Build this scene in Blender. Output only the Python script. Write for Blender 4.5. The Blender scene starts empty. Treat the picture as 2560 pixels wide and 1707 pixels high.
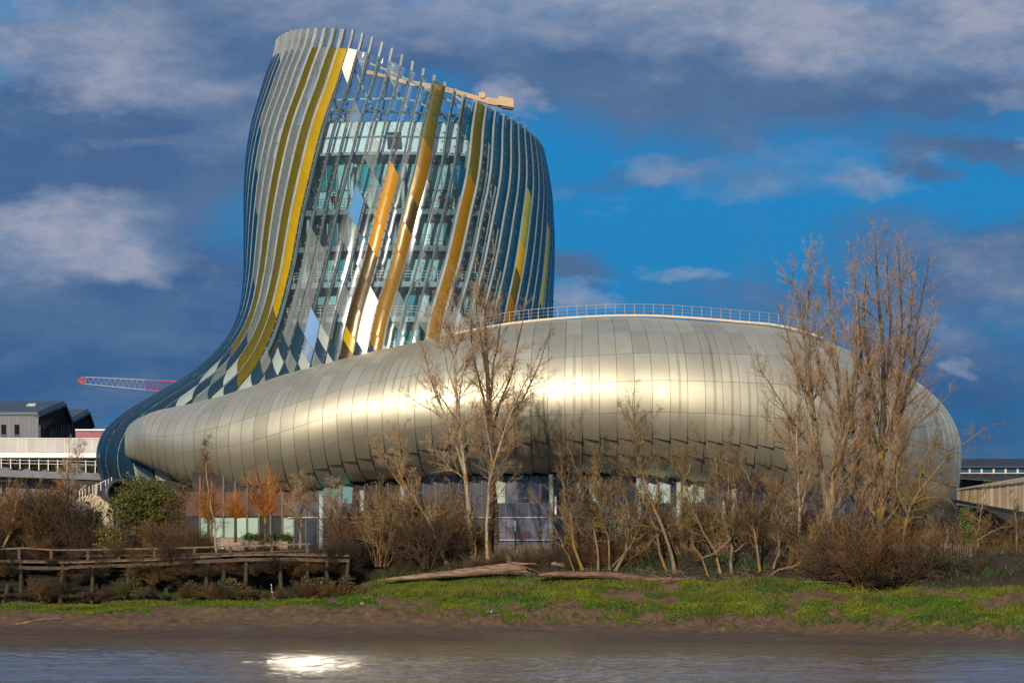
import bpy, math, random
import numpy as np
from mathutils import Vector, Matrix
random.seed(7)
RNG = np.random.default_rng(7)
S = bpy.context.scene
COL = S.collection
R = math.radians
K = 2560.0 / 2352.0
FOC, HOR, CAMZ = 9456.0, 1370.0, 8.0       # focal length in photo pixels, horizon row, eye height above the water

# ------------------------------------------------------------------ camera
cd = bpy.data.cameras.new('camera')
cam = bpy.data.objects.new('camera', cd)
COL.objects.link(cam)
cam.location = (0, 0, CAMZ)
cam.rotation_euler = (R(90), 0, 0)
cd.sensor_width = 36
cd.lens = FOC / 2560 * 36
cd.shift_y = (HOR - 853.5) / 2560
cd.clip_start = 1.0
cd.clip_end = 20000
S.camera = cam

# ------------------------------------------------------------------ sun, sky, exposure
SUN_AZ, SUN_EL = -11.5, 18.5               # degrees from straight behind the camera (minus = left), height
sd = bpy.data.lights.new('sun', 'SUN')
sd.energy = 4.6
sd.angle = R(0.5)
sd.color = (1.0, 0.85, 0.65)
sun = bpy.data.objects.new('sun', sd)
COL.objects.link(sun)
to_sun = Vector((math.sin(R(SUN_AZ)) * math.cos(R(SUN_EL)), -math.cos(R(SUN_AZ)) * math.cos(R(SUN_EL)), math.sin(R(SUN_EL))))
sun.rotation_euler = to_sun.to_track_quat('Z', 'Y').to_euler()
sun.location = (0, 0, 200)

S.view_settings.view_transform = 'Standard'
S.view_settings.look = 'None'
S.view_settings.exposure = 0
S.view_settings.gamma = 1
S.view_settings.use_curve_mapping = False
S.render.engine = 'CYCLES'
S.cycles.max_bounces = 8
S.cycles.transparent_max_bounces = 24
S.cycles.caustics_reflective = True
S.cycles.sample_clamp_indirect = 150

W = bpy.data.worlds.new('World')
S.world = W
W.use_nodes = True


class NT:
    """small helper to write node trees"""
    def __init__(s, tree):
        s.t = tree
        tree.nodes.clear()

    def n(s, kind, **kw):
        x = s.t.nodes.new(kind)
        for k, v in kw.items():
            setattr(x, k, v)
        return x

    def put(s, sock, v):
        if isinstance(v, bpy.types.NodeSocket):
            s.t.links.new(v, sock)
        elif v is not None:
            if hasattr(sock.default_value, '__len__') and not hasattr(v, '__len__'):
                v = (v,) * len(sock.default_value)
            if hasattr(sock.default_value, '__len__') and len(v) == 3 and len(sock.default_value) == 4:
                v = (*v, 1)
            sock.default_value = v

    def m(s, op, a, b=None, c=None, clamp=False):
        x = s.n('ShaderNodeMath', operation=op, use_clamp=clamp)
        for i, v in enumerate((a, b, c)):
            if v is not None:
                s.put(x.inputs[i], v)
        return x.outputs[0]

    def vm(s, op, a, b=None, out=0):
        x = s.n('ShaderNodeVectorMath', operation=op)
        s.put(x.inputs[0], a)
        if b is not None:
            s.put(x.inputs[1], b)
        return x.outputs[out]

    def rng(s, v, a, b, c=0.0, d=1.0, smooth=True):
        x = s.n('ShaderNodeMapRange', interpolation_type='SMOOTHSTEP' if smooth else 'LINEAR')
        for i, q in enumerate((v, a, b, c, d)):
            s.put(x.inputs[i], q)
        return x.outputs[0]

    def noise(s, vec, scale, detail=4, rough=0.5, dist=0.0, out='Fac'):
        x = s.n('ShaderNodeTexNoise')
        if vec is not None:
            s.put(x.inputs['Vector'], vec)
        x.inputs['Scale'].default_value = scale
        x.inputs['Detail'].default_value = detail
        x.inputs['Roughness'].default_value = rough
        x.inputs['Distortion'].default_value = dist
        return x.outputs[out]

    def mix(s, f, a, b, blend='MIX'):
        x = s.n('ShaderNodeMix', data_type='RGBA', blend_type=blend)
        s.put(x.inputs[0], f)
        s.put(x.inputs[6], a)
        s.put(x.inputs[7], b)
        return x.outputs[2]


def build_sky():
    t = NT(W.node_tree)
    tc = t.n('ShaderNodeTexCoord')
    d = tc.outputs['Generated']
    sky = t.n('ShaderNodeTexSky', sky_type='NISHITA', sun_disc=False)
    sky.sun_elevation = R(SUN_EL)
    sky.sun_rotation = R(180 - SUN_AZ)
    sky.air_density = 1.0
    sky.dust_density = 0.3
    sky.ozone_density = 2.0
    sep = t.n('ShaderNodeSeparateXYZ')
    t.put(sep.inputs[0], d)
    zx = sep.outputs[2]
    # warp the direction a little so that the cloud edges fray
    st = t.vm('MULTIPLY', d, (1.0, 1.0, 2.1))
    nz = t.noise(st, 9.0, 7, 0.6, 0.0, 'Color')
    nz2 = t.noise(st, 40.0, 5, 0.6, 0.0, 'Color')
    warp = t.vm('MULTIPLY', t.vm('SUBTRACT', nz, (0.5, 0.5, 0.5)), (0.11, 0.0, 0.05))
    warp2 = t.vm('MULTIPLY', t.vm('SUBTRACT', nz2, (0.5, 0.5, 0.5)), (0.022, 0.0, 0.014))
    dw = t.vm('ADD', t.vm('ADD', d, warp), warp2)

    def blob(px, py, sx, sy, w):
        c = ((px * K - 1280) / FOC, 0.98, (HOR - py * K) / FOC)
        v = t.vm('MULTIPLY', t.vm('SUBTRACT', dw, c), (FOC / (sx * K), 0.0, FOC / (sy * K)))
        ln = t.vm('LENGTH', v, out=1)
        return t.rng(ln, 1.35, 0.25, 0.0, w)

    def total(lst, base):
        acc = base
        for b in lst:
            acc = t.m('ADD', acc, blob(*b))
        return acc
    fine = t.noise(st, 20.0, 10, 0.66)
    wide = t.noise(st, 4.5, 5, 0.55)
    streak = t.noise(t.vm('MULTIPLY', d, (1.0, 1.0, 4.0)), 20.0, 6, 0.6)
    # pale lavender and pinkish cloud
    L = total([(1800, 40, 800, 130, 0.60), (1950, 150, 500, 90, 0.42), (2250, 120, 260, 190, 0.3), (190, 60, 320, 120, 0.40), (120, 170, 420, 70, 0.5), (150, 320, 330, 40, 0.2), (480, 330, 260, 60, 0.2), (820, 30, 300, 60, 0.22), (480, 210, 180, 60, 0.25),
               (230, 560, 310, 105, 0.62), (90, 500, 160, 60, 0.3), (420, 600, 160, 70, 0.36), (1600, 385, 150, 42, 0.36), (1190, 232, 90, 48, 0.60), (1340, 690, 120, 42, 0.46),
               (1640, 628, 130, 26, 0.40), (2205, 820, 45, 34, 0.55), (2240, 278, 140, 26, 0.28), (1750, 430, 520, 70, 0.15), (1500, 520, 150, 40, 0.16), (2300, 650, 160, 120, 0.22), (2330, 350, 50, 25, 0.35),
               (2110, 445, 120, 40, 0.26), (900, 40, 380, 90, 0.12), (2120, 740, 180, 60, 0.12)], 0.0)
    Ln = t.m('ADD', t.m('MULTIPLY', t.m('SUBTRACT', fine, 0.5), 1.15), t.m('MULTIPLY', t.m('SUBTRACT', streak, 0.5), 0.35))
    up = t.rng(zx, 0.15, 0.30, 0.0, 0.95)
    behind = t.rng(sep.outputs[1], 0.3, -0.5, 0.0, 0.22)
    L = t.m('ADD', t.m('ADD', L, t.m('MULTIPLY', Ln, t.rng(t.m('ADD', L, 0.12), 0.0, 0.3, 0.25, 1.0))), t.m('MULTIPLY', t.m('ADD', up, behind), wide))
    L = t.rng(L, 0.06, 0.66, 0.0, 1.0, False)
    # slate blue cloud
    D = total([(280, 380, 560, 330, 0.75), (600, 80, 600, 160, 0.55), (250, 800, 800, 230, 0.95), (330, 235, 300, 40, 0.4), (1330, 620, 130, 40, 0.55), (1500, 420, 220, 40, 0.35),
               (1900, 280, 620, 110, 0.40), (2250, 380, 230, 40, 0.55), (1400, 150, 560, 150, 0.6), (2100, 230, 420, 70, 0.35), (2150, 900, 520, 300, 0.6), (2300, 600, 260, 110, 0.45), (1700, 680, 300, 40, 0.18),
               (100, 300, 260, 50, 0.3)], 0.04)
    D = t.m('ADD', t.m('ADD', D, t.rng(zx, 0.15, 0.3, 0.0, 0.22)), t.m('MULTIPLY', t.m('SUBTRACT', fine, 0.5), 0.8))
    D = t.m('ADD', D, t.m('MULTIPLY', t.m('SUBTRACT', streak, 0.5), 0.5))
    D = t.rng(D, 0.08, 0.62, 0.0, 1.0, False)
    gap = t.mix(1.0, sky.outputs[0], (0.05, 0.36, 0.72), 'MULTIPLY')
    g2 = t.mix(t.rng(zx, -0.01, 0.10), (0.24, 1.5, 3.7), (0.17, 2.15, 5.1))
    blue = t.mix(0.80, gap, g2)
    slate = t.mix(t.rng(zx, 0.02, 0.10), (0.28, 1.05, 2.55), (0.62, 1.35, 2.9))
    slate = t.mix(t.rng(fine, 0.35, 0.7), slate, (0.92, 1.72, 3.2))
    c = t.mix(D, blue, slate)
    lilac = t.mix(t.rng(t.noise(st, 45.0, 5, 0.62), 0.3, 0.7), (1.45, 2.25, 3.75), (3.3, 3.6, 4.7))
    # far above and towards the sun the cloud is whiter
    warm = t.mix(t.rng(sep.outputs[1], 0.2, -0.8), lilac, (6.4, 5.9, 5.4))
    c = t.mix(L, c, warm)
    bg = t.n('ShaderNodeBackground')
    t.put(bg.inputs[0], c)
    bg.inputs[1].default_value = 0.1
    o = t.n('ShaderNodeOutputWorld')
    t.put(o.inputs[0], bg.outputs[0])


build_sky()

# ------------------------------------------------------------------ helpers
def at(px, py, Y):
    """photo pixel (2560 wide) at distance Y -> world point"""
    return Vector(((px - 1280) / FOC * Y, Y, CAMZ + (HOR - py) / FOC * Y))


def hermite(x, xs, ys):
    xs = np.asarray(xs, float); ys = np.asarray(ys, float)
    x = np.asarray(x, float)
    sl = np.diff(ys) / np.diff(xs)
    m = np.empty_like(ys)
    m[0], m[-1] = sl[0], sl[-1]
    a, b = sl[:-1], sl[1:]
    h0, h1 = np.diff(xs)[:-1], np.diff(xs)[1:]
    mm = (a * h1 + b * h0) / (h0 + h1)
    m[1:-1] = mm
    i = np.clip(np.searchsorted(xs, x) - 1, 0, len(xs) - 2)
    h = xs[i + 1] - xs[i]
    t = np.clip((x - xs[i]) / h, 0, 1)
    t2, t3 = t * t, t * t * t
    return (2 * t3 - 3 * t2 + 1) * ys[i] + (t3 - 2 * t2 + t) * h * m[i] + (-2 * t3 + 3 * t2) * ys[i + 1] + (t3 - t2) * h * m[i + 1]


def vnoise(x, y, seed=0):
    """value noise in two dimensions, 0..1"""
    x = np.asarray(x, float); y = np.asarray(y, float)
    xi, yi = np.floor(x).astype(np.int64), np.floor(y).astype(np.int64)
    fx, fy = x - xi, y - yi
    fx, fy = fx * fx * (3 - 2 * fx), fy * fy * (3 - 2 * fy)

    def h(a, b):
        n = (a * 374761393 + b * 668265263 + seed * 974711) & 0x7fffffff
        n = ((n ^ (n >> 13)) * 1274126177) & 0x7fffffff
        return ((n ^ (n >> 16)) & 0xffff) / 65535.0
    return (h(xi, yi) * (1 - fx) + h(xi + 1, yi) * fx) * (1 - fy) + (h(xi, yi + 1) * (1 - fx) + h(xi + 1, yi + 1) * fx) * fy


def fbm(x, y, o=4, seed=0):
    s, a, t = 0, 0.5, 0
    for i in range(o):
        s = s + a * vnoise(x * 2 ** i, y * 2 ** i, seed + i * 13)
        t += a
        a *= 0.5
    return s / t


def prop(o, label=None, cat=None, group=None, kind=None):
    if label: o['label'] = label
    if cat: o['category'] = cat
    if group: o['group'] = group
    if kind: o['kind'] = kind
    return o


def link(name, me, mats=None, parent=None):
    o = bpy.data.objects.new(name, me)
    COL.objects.link(o)
    if mats is not None and me is not None and not me.materials:
        for q in (mats if isinstance(mats, (list, tuple)) else [mats]):
            me.materials.append(q)
    if parent is not None:
        o.parent = parent
        if parent.type == 'EMPTY':          # meshes are written in world coordinates
            o.matrix_parent_inverse = Matrix.Translation(-Vector(parent.location))
    return o


def mesh_np(name, V, F, smooth=False, mi=None):
    """V (n,3); F (k,4) or (k,3) int array, or a list of such arrays"""
    Fs = F if isinstance(F, list) else [F]
    Fs = [np.asarray(f, np.int32) for f in Fs if len(f)]
    me = bpy.data.meshes.new(name)
    V = np.asarray(V, np.float32)
    me.vertices.add(len(V))
    me.vertices.foreach_set('co', V.ravel())
    nl = sum(f.size for f in Fs)
    nf = sum(len(f) for f in Fs)
    me.loops.add(nl)
    me.loops.foreach_set('vertex_index', np.concatenate([f.ravel() for f in Fs]))
    me.polygons.add(nf)
    tot = np.concatenate([np.full(len(f), f.shape[1], np.int32) for f in Fs])
    st = np.concatenate([[0], np.cumsum(tot)[:-1]]).astype(np.int32)
    me.polygons.foreach_set('loop_start', st)
    me.polygons.foreach_set('loop_total', tot)
    if mi is not None:
        me.polygons.foreach_set('material_index', np.asarray(mi, np.int32))
    me.polygons.foreach_set('use_smooth', np.full(nf, smooth))
    me.update(calc_edges=True)
    return me


class MB:
    """collects boxes, bars, tubes and free polygons into one mesh"""
    def __init__(s):
        s.v, s.f, s.mi = [], [], []

    def add(s, vs, fs, m=0):
        b = len(s.v)
        s.v += [tuple(p) for p in vs]
        for f in fs:
            s.f.append([b + i for i in f])
            s.mi.append(m)
        return s

    def box(s, c, d, rz=0.0, m=0):
        cx, cy, cz = c; dx, dy, dz = d[0] / 2, d[1] / 2, d[2] / 2
        co, si = math.cos(rz), math.sin(rz)
        vs = [(cx + x * dx * co - y * dy * si, cy + x * dx * si + y * dy * co, cz + z * dz)
              for z in (-1, 1) for x, y in ((-1, -1), (1, -1), (1, 1), (-1, 1))]
        return s.add(vs, [(3, 2, 1, 0), (4, 5, 6, 7), (0, 1, 5, 4), (1, 2, 6, 5), (2, 3, 7, 6), (3, 0, 4, 7)], m)

    def bar(s, a, b, w, h=None, n=4, m=0, up=(0, 0, 1), w2=None):
        a, b = Vector(a), Vector(b)
        h = w if h is None else h
        d = (b - a).normalized()
        u = Vector(up)
        if abs(d.dot(u)) > 0.98: u = Vector((0, 1, 0))
        x = d.cross(u).normalized(); y = x.cross(d).normalized()
        vs = []
        k = 1.0 if w2 is None else w2 / w
        for p, q in ((a, 1.0), (b, k)):
            if n == 4:
                for i, j in ((-1, -1), (1, -1), (1, 1), (-1, 1)):
                    vs.append(p + x * (i * w / 2 * q) + y * (j * h / 2 * q))
            else:
                for i in range(n):
                    t = 2 * math.pi * i / n
                    vs.append(p + x * (math.cos(t) * w / 2 * q) + y * (math.sin(t) * h / 2 * q))
        fs = [[i, (i + 1) % n, n + (i + 1) % n, n + i] for i in range(n)]
        fs += [list(range(n))[::-1], list(range(n, 2 * n))]
        return s.add(vs, fs, m)

    def path(s, pts, w, h=None, n=4, m=0, up=(0, 0, 1)):
        for a, b in zip(pts[:-1], pts[1:]):
            s.bar(a, b, w, h, n, m, up)
        return s

    def prism(s, poly, off, m=0):
        """poly: list of points (planar outline); off: vector of extrusion"""
        n = len(poly); off = Vector(off)
        vs = [Vector(p) for p in poly] + [Vector(p) + off for p in poly]
        fs = [list(range(n)), list(range(n, 2 * n))[::-1]] + [[i, n + i, n + (i + 1) % n, (i + 1) % n] for i in range(n)]
        return s.add(vs, fs, m)

    def build(s, name, mats, parent=None, smooth=False, loc=None):
        me = bpy.data.meshes.new(name)
        v = s.v
        if loc is not None:
            v = [(p[0] - loc[0], p[1] - loc[1], p[2] - loc[2]) for p in v]
        me.from_pydata(v, [], s.f)
        me.polygons.foreach_set('material_index', s.mi)
        if smooth:
            me.polygons.foreach_set('use_smooth', [True] * len(s.f))
        me.update()
        o = link(name, me, mats, parent)
        if loc is not None: o.location = loc
        return o


def empty(name, loc=(0, 0, 0)):
    o = bpy.data.objects.new(name, None)
    o.empty_display_size = 0.5
    COL.objects.link(o)
    o.location = loc
    return o


def copy_tree(o, parent=None):
    c = o.copy()
    COL.objects.link(c)
    c.parent = parent
    for ch in [q for q in o.children]:
        copy_tree(ch, c)
    return c


# ------------------------------------------------------------------ materials
def principled(t, base, rough, metal=0.0, spec=0.5, **kw):
    p = t.n('ShaderNodeBsdfPrincipled')
    t.put(p.inputs['Base Color'], base)
    t.put(p.inputs['Roughness'], rough)
    t.put(p.inputs['Metallic'], metal)
    t.put(p.inputs['Specular IOR Level'], spec)
    for k, v in kw.items():
        t.put(p.inputs[k.replace('_', ' ')], v)
    return p


def out(t, sh, disp=None):
    o = t.n('ShaderNodeOutputMaterial')
    t.put(o.inputs[0], sh)


def bump(t, h, strength=0.3, dist=0.05):
    b = t.n('ShaderNodeBump')
    b.inputs['Strength'].default_value = strength
    b.inputs['Distance'].default_value = dist
    t.put(b.inputs['Height'], h)
    return b.outputs[0]


def MAT(name, c1, c2=None, rough=0.7, metal=0.0, scale=2.0, spec=0.4, bmp=0.0, stretch=(1, 1, 1), lo=0.35, hi=0.65, bscale=None, rvar=0.0):
    m = bpy.data.materials.new(name)
    m.use_nodes = True
    t = NT(m.node_tree)
    tc = t.n('ShaderNodeTexCoord').outputs['Object']
    v = t.vm('MULTIPLY', tc, stretch)
    n = t.noise(v, scale, 6, 0.6)
    f = t.rng(n, lo, hi)
    col = t.mix(f, c1, c2 if c2 else tuple(q * 0.8 for q in c1))
    oi = t.n('ShaderNodeObjectInfo').outputs['Random']
    col = t.mix(1.0, col, t.mix(oi, (0.9, 0.9, 0.9), (1.08, 1.08, 1.08)), 'MULTIPLY')
    rg = t.m('ADD', rough, t.m('MULTIPLY', t.m('SUBTRACT', n, 0.5), rvar)) if rvar else rough
    p = principled(t, col, rg, metal, spec)
    if bmp:
        t.put(p.inputs['Normal'], bump(t, t.noise(v, bscale or scale * 3, 6, 0.6), bmp, 0.05))
    out(t, p.outputs[0])
    return m


def GLASS(name, tint, body, opac, rough=0.20, spec_tint=(0.50, 0.58, 0.66), refl=0.55, bodyrough=0.35, metal=0.0):
    """thin pane: a tinted see-through part, a printed body part and a mirror part that grows at grazing angles"""
    m = bpy.data.materials.new(name)
    m.use_nodes = True
    t = NT(m.node_tree)
    tr = t.n('ShaderNodeBsdfTransparent')
    t.put(tr.inputs[0], tint)
    tc = t.n('ShaderNodeTexCoord').outputs['Object']
    n = t.noise(tc, 0.8, 3, 0.5)
    oi = t.n('ShaderNodeObjectInfo').outputs['Random']
    k = t.m('ADD', 0.8, t.m('MULTIPLY', oi, 0.3))
    bc = t.mix(1.0, body, t.mix(t.m('MULTIPLY', t.m('ADD', n, k), 0.55), (0.75, 0.75, 0.75), (1.25, 1.25, 1.25)), 'MULTIPLY')
    p = principled(t, bc, bodyrough, metal, 0.22)
    mx = t.n('ShaderNodeMixShader')
    t.put(mx.inputs[0], opac)
    t.put(mx.inputs[1], tr.outputs[0])
    t.put(mx.inputs[2], p.outputs[0])
    gl = t.n('ShaderNodeBsdfGlossy')
    t.put(gl.inputs[0], spec_tint)
    t.put(gl.inputs['Roughness'], rough)
    fr = t.n('ShaderNodeLayerWeight')
    fr.inputs[0].default_value = refl
    bl = t.m('MULTIPLY', t.m('ADD', t.m('MULTIPLY', fr.outputs['Fresnel'], 1.0), 0.03), 1.0, clamp=True)
    mx2 = t.n('ShaderNodeMixShader')
    t.put(mx2.inputs[0], bl)
    t.put(mx2.inputs[1], mx.outputs[0])
    t.put(mx2.inputs[2], gl.outputs[0])
    out(t, mx2.outputs[0])
    return m

# ================================================================== the river bank, the ground and the river
def shore(px):      # distance of the water's edge
    return np.interp(px, [-3000, 0, 600, 1280, 1900, 2560, 6000], [352, 347, 334, 326, 319, 303, 296])


def prof(px, s):
    """ground height at column px, s metres behind the water's edge"""
    px = np.asarray(px, float); s = np.asarray(s, float)
    Y = shore(px) + s
    gm = np.interp(px, [0, 250, 500, 900, 1200, 1500, 1700, 2000, 2300, 2560], [1526, 1529, 1521, 1514, 1523, 1528, 1536, 1541, 1552, 1566])
    gt = np.interp(px, [0, 250, 500, 700, 850, 950, 1300, 1800, 2000, 2300, 2560], [1508, 1500, 1492, 1488, 1478, 1450, 1445, 1449, 1458, 1468, 1474])
    zg = CAMZ - (gm - HOR) / FOC * (shore(px) + 8)
    zt = CAMZ - (gt - HOR) / FOC * (shore(px) + 18)
    z = np.where(s < 0, s * 0.10, 0)
    a = np.clip(s / 8, 0, 1)
    z = np.where(s >= 0, zg * (0.55 * a + 0.45 * a * a), z)
    b = np.clip((s - 8) / 10, 0, 1)
    z = np.where(s >= 8, zg + (zt - zg) * b, z)
    e = np.clip((s - 18) / 9, 0, 1)
    z = np.where(s >= 18, zt + (7.55 - zt) * (e * e * (3 - 2 * e)) ** 0.8, z)
    z = np.maximum(z, -3.0)
    return z


def relief(px, s):
    Y = shore(px) + s
    x = (px - 1280) / FOC * Y
    m = np.clip((s - 1.5) / 3, 0, 1) * np.clip((30 - s) / 6, 0, 1)
    lump = fbm(x * 0.28, s * 0.5, 3, 3)
    q = 1 - np.abs(2 * fbm(x * 0.45 + 9, s * 0.75, 4, 21) - 1)
    clod = fbm(x * 1.7, s * 2.6, 3, 33)
    band = np.exp(-((s - 6.8 - 2.0 * (fbm(x * 0.06, s * 0, 2, 5) - 0.5)) / 2.2) ** 2)
    right = np.clip((px - 900) / 700, 0.25, 1)
    h = (lump - 0.5) * 0.9 + (q - 0.75) * 0.8 * right * np.clip((s - 4) / 3, 0, 1)
    h = h + band * (np.abs(clod - 0.5) ** 0.7 * np.sign(clod - 0.5)) * np.interp(px, [0, 700, 1150, 1500], [0.28, 0.40, 0.75, 1.0])
    h = h + (fbm(x * 0.9, s * 1.6, 3, 44) - 0.5) * 0.10
    terr = np.sin((s + 2.2 * fbm(x * 0.11, s * 0.12, 2, 71)) * 1.9) * 0.24 * right * np.clip((s - 6) / 3, 0, 1) * np.clip((19 - s) / 3, 0, 1)
    return (h + terr) * m


def grass_amount(px, s):
    """1 where grass grows on the bank"""
    Y = shore(px) + s
    x = (px - 1280) / FOC * Y
    edge = 8 + 2.6 * (fbm(x * 0.13, s * 0.0, 3, 61) - 0.5) + 2.4 * (fbm(x * 0.7, s * 1.1, 3, 62) - 0.5) + np.clip((px - 1450) / 900, 0, 1) * -1.2
    top = np.interp(px, [0, 500, 850, 1000, 3000], [14.5, 15.5, 17.5, 18.5, 18.5]) + 2.0 * (fbm(x * 0.3, s * 0.3, 2, 64) - 0.5)
    g = np.clip((s - edge) / 0.35, 0, 1) * np.clip((top - s) / 1.2, 0, 1)
    bare = fbm(x * 0.22 + 31, s * 0.55, 4, 65)
    g = g * np.where(bare > 0.62 - np.clip((px - 1300) / 5000, 0, 0.04), 0, 1)
    tuft = (fbm(x * 0.5 + 7, s * 1.2, 3, 68) > 0.64) & (s > 5.2) & (s < 10) & (px > 1150)
    g = np.where(tuft, 1, g)
    return g


def ground_z(x, Y):
    px = 1280 + FOC * x / Y
    s = Y - shore(px)
    return float(prof(px, s) + relief(px, s))


def build_ground():
    cx = np.concatenate([[-60000, -25000, -9000, -4000, -2200, -1200, -700], np.arange(-400, 2960, 4.6), [3300, 3900, 5000, 7000, 12000, 28000, 63000]])
    cs = np.concatenate([[-320, -100, -30, -12, -6, -3], np.arange(-2, 20, 0.16), np.arange(20, 36, 0.5), [38, 42, 50, 70, 110, 200, 500, 1200, 3500]])
    P, Q = np.meshgrid(cx, cs, indexing='ij')
    Z = prof(P, Q) + relief(P, Q)
    Yw = np.maximum(shore(P) + Q, 8.0)
    X = (P - 1280) / FOC * Yw
    n, m = P.shape
    V = np.stack([X, Yw, Z], -1).reshape(-1, 3)
    i = np.arange(n * m).reshape(n, m)
    F = np.stack([i[:-1, :-1], i[1:, :-1], i[1:, 1:], i[:-1, 1:]], -1).reshape(-1, 4)
    me = mesh_np('ground', V, F, True)
    g = grass_amount(P, Q).reshape(-1)
    wet = (Q.reshape(-1))
    a = me.attributes.new('grass', 'FLOAT', 'POINT'); a.data.foreach_set('value', g.astype(np.float32))
    a = me.attributes.new('behind_edge', 'FLOAT', 'POINT'); a.data.foreach_set('value', wet.astype(np.float32))
    mt = bpy.data.materials.new('bank_soil')
    mt.use_nodes = True
    t = NT(mt.node_tree)
    pos = t.n('ShaderNodeNewGeometry').outputs['Position']
    ga = t.n('ShaderNodeAttribute', attribute_name='grass').outputs['Fac']
    be = t.n('ShaderNodeAttribute', attribute_name='behind_edge').outputs['Fac']
    n1 = t.noise(pos, 0.9, 8, 0.65)
    n2 = t.noise(t.vm('MULTIPLY', pos, (0.25, 1.4, 1.4)), 1.4, 6, 0.6)
    mud = t.mix(t.rng(n1, 0.3, 0.7), (0.045, 0.027, 0.014), (0.115, 0.070, 0.036))
    mud = t.mix(t.rng(n2, 0.42, 0.62), mud, (0.080, 0.052, 0.030))
    silt = t.mix(t.rng(n2, 0.35, 0.65), (0.082, 0.058, 0.038), (0.060, 0.040, 0.025))
    dry = t.rng(be, 3.2, 5.2)
    c = t.mix(dry, silt, mud)
    turf = t.mix(t.rng(n1, 0.35, 0.65), (0.045, 0.055, 0.006), (0.022, 0.032, 0.005))
    c = t.mix(ga, c, turf)
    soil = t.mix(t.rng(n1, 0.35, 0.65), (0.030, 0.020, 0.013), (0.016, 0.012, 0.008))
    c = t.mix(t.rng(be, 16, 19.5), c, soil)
    rough = t.m('ADD', t.rng(be, 1.0, 6.5, 0.26, 0.80), t.m('MULTIPLY', t.m('SUBTRACT', n2, 0.5), 0.3))
    p = principled(t, c, rough, 0.0, 0.45)
    t.put(p.inputs['Normal'], bump(t, t.noise(pos, 2.6, 9, 0.68), 0.6, 0.25))
    out(t, p.outputs[0])
    o = link('ground', me, mt)
    prop(o, kind='structure')



def build_river():
    cx = np.concatenate([[-2500, -900, -400, -150, -80], np.arange(-56, 56.01, 0.26), [80, 150, 400, 900, 2500]])
    cy = np.concatenate([[-400, -50, 60, 140, 185, 210], np.arange(224, 336, 0.22), [350, 380, 430]])
    X, Y = np.meshgrid(cx, cy, indexing='ij')
    off = Y + 0.31 * X
    lane = fbm(X * 0.02 + 5, Y * 0.06, 3, 301)
    calm = np.clip((off + (lane - .5) * 34 - 276) / 26, 0, 1)
    amp = (1 - 0.72 * calm) * (0.62 + 0.6 * fbm(X * 0.05, Y * 0.035, 3, 302))
    w = (fbm(X * 0.75 + 0.2 * Y, Y * 1.15, 3, 303) - .5) * 0.20 + (fbm(X * 0.28, Y * 0.42, 2, 304) - .5) * 0.22 + np.sin(Y * 1.5 + 2.4 * fbm(X * .12, Y * .12, 2, 305) * 6) * 0.012
    inside = np.clip((X + 56) / 6, 0, 1) * np.clip((56 - X) / 6, 0, 1) * np.clip((Y - 224) / 6, 0, 1) * np.clip((336 - Y) / 3, 0, 1)
    Z = w * amp * inside * 1.35
    V = np.stack([X, Y, Z], -1).reshape(-1, 3)
    n, m = X.shape
    i = np.arange(n * m).reshape(n, m)
    F = np.stack([i[:-1, :-1], i[1:, :-1], i[1:, 1:], i[:-1, 1:]], -1).reshape(-1, 4)
    me = mesh_np('river', V, F, True)
    mw = bpy.data.materials.new('river_water')
    mw.use_nodes = True
    t = NT(mw.node_tree)
    pos = t.n('ShaderNodeNewGeometry').outputs['Position']
    r1 = t.noise(t.vm('MULTIPLY', pos, (1.4, 2.4, 1)), 2.0, 4, 0.6)
    patch = t.noise(t.vm('MULTIPLY', pos, (0.05, 0.16, 0)), 1.0, 5, 0.65)
    c = t.mix(t.rng(patch, 0.35, 0.65), (0.100, 0.078, 0.052), (0.135, 0.118, 0.105))
    p = principled(t, c, 0.10, 0.0, 0.5)
    p.inputs['IOR'].default_value = 1.33
    t.put(p.inputs['Normal'], bump(t, r1, 0.35, 0.10))
    out(t, p.outputs[0])
    prop(link('river', me, mw), kind='structure')


build_ground()
build_river()


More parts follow.
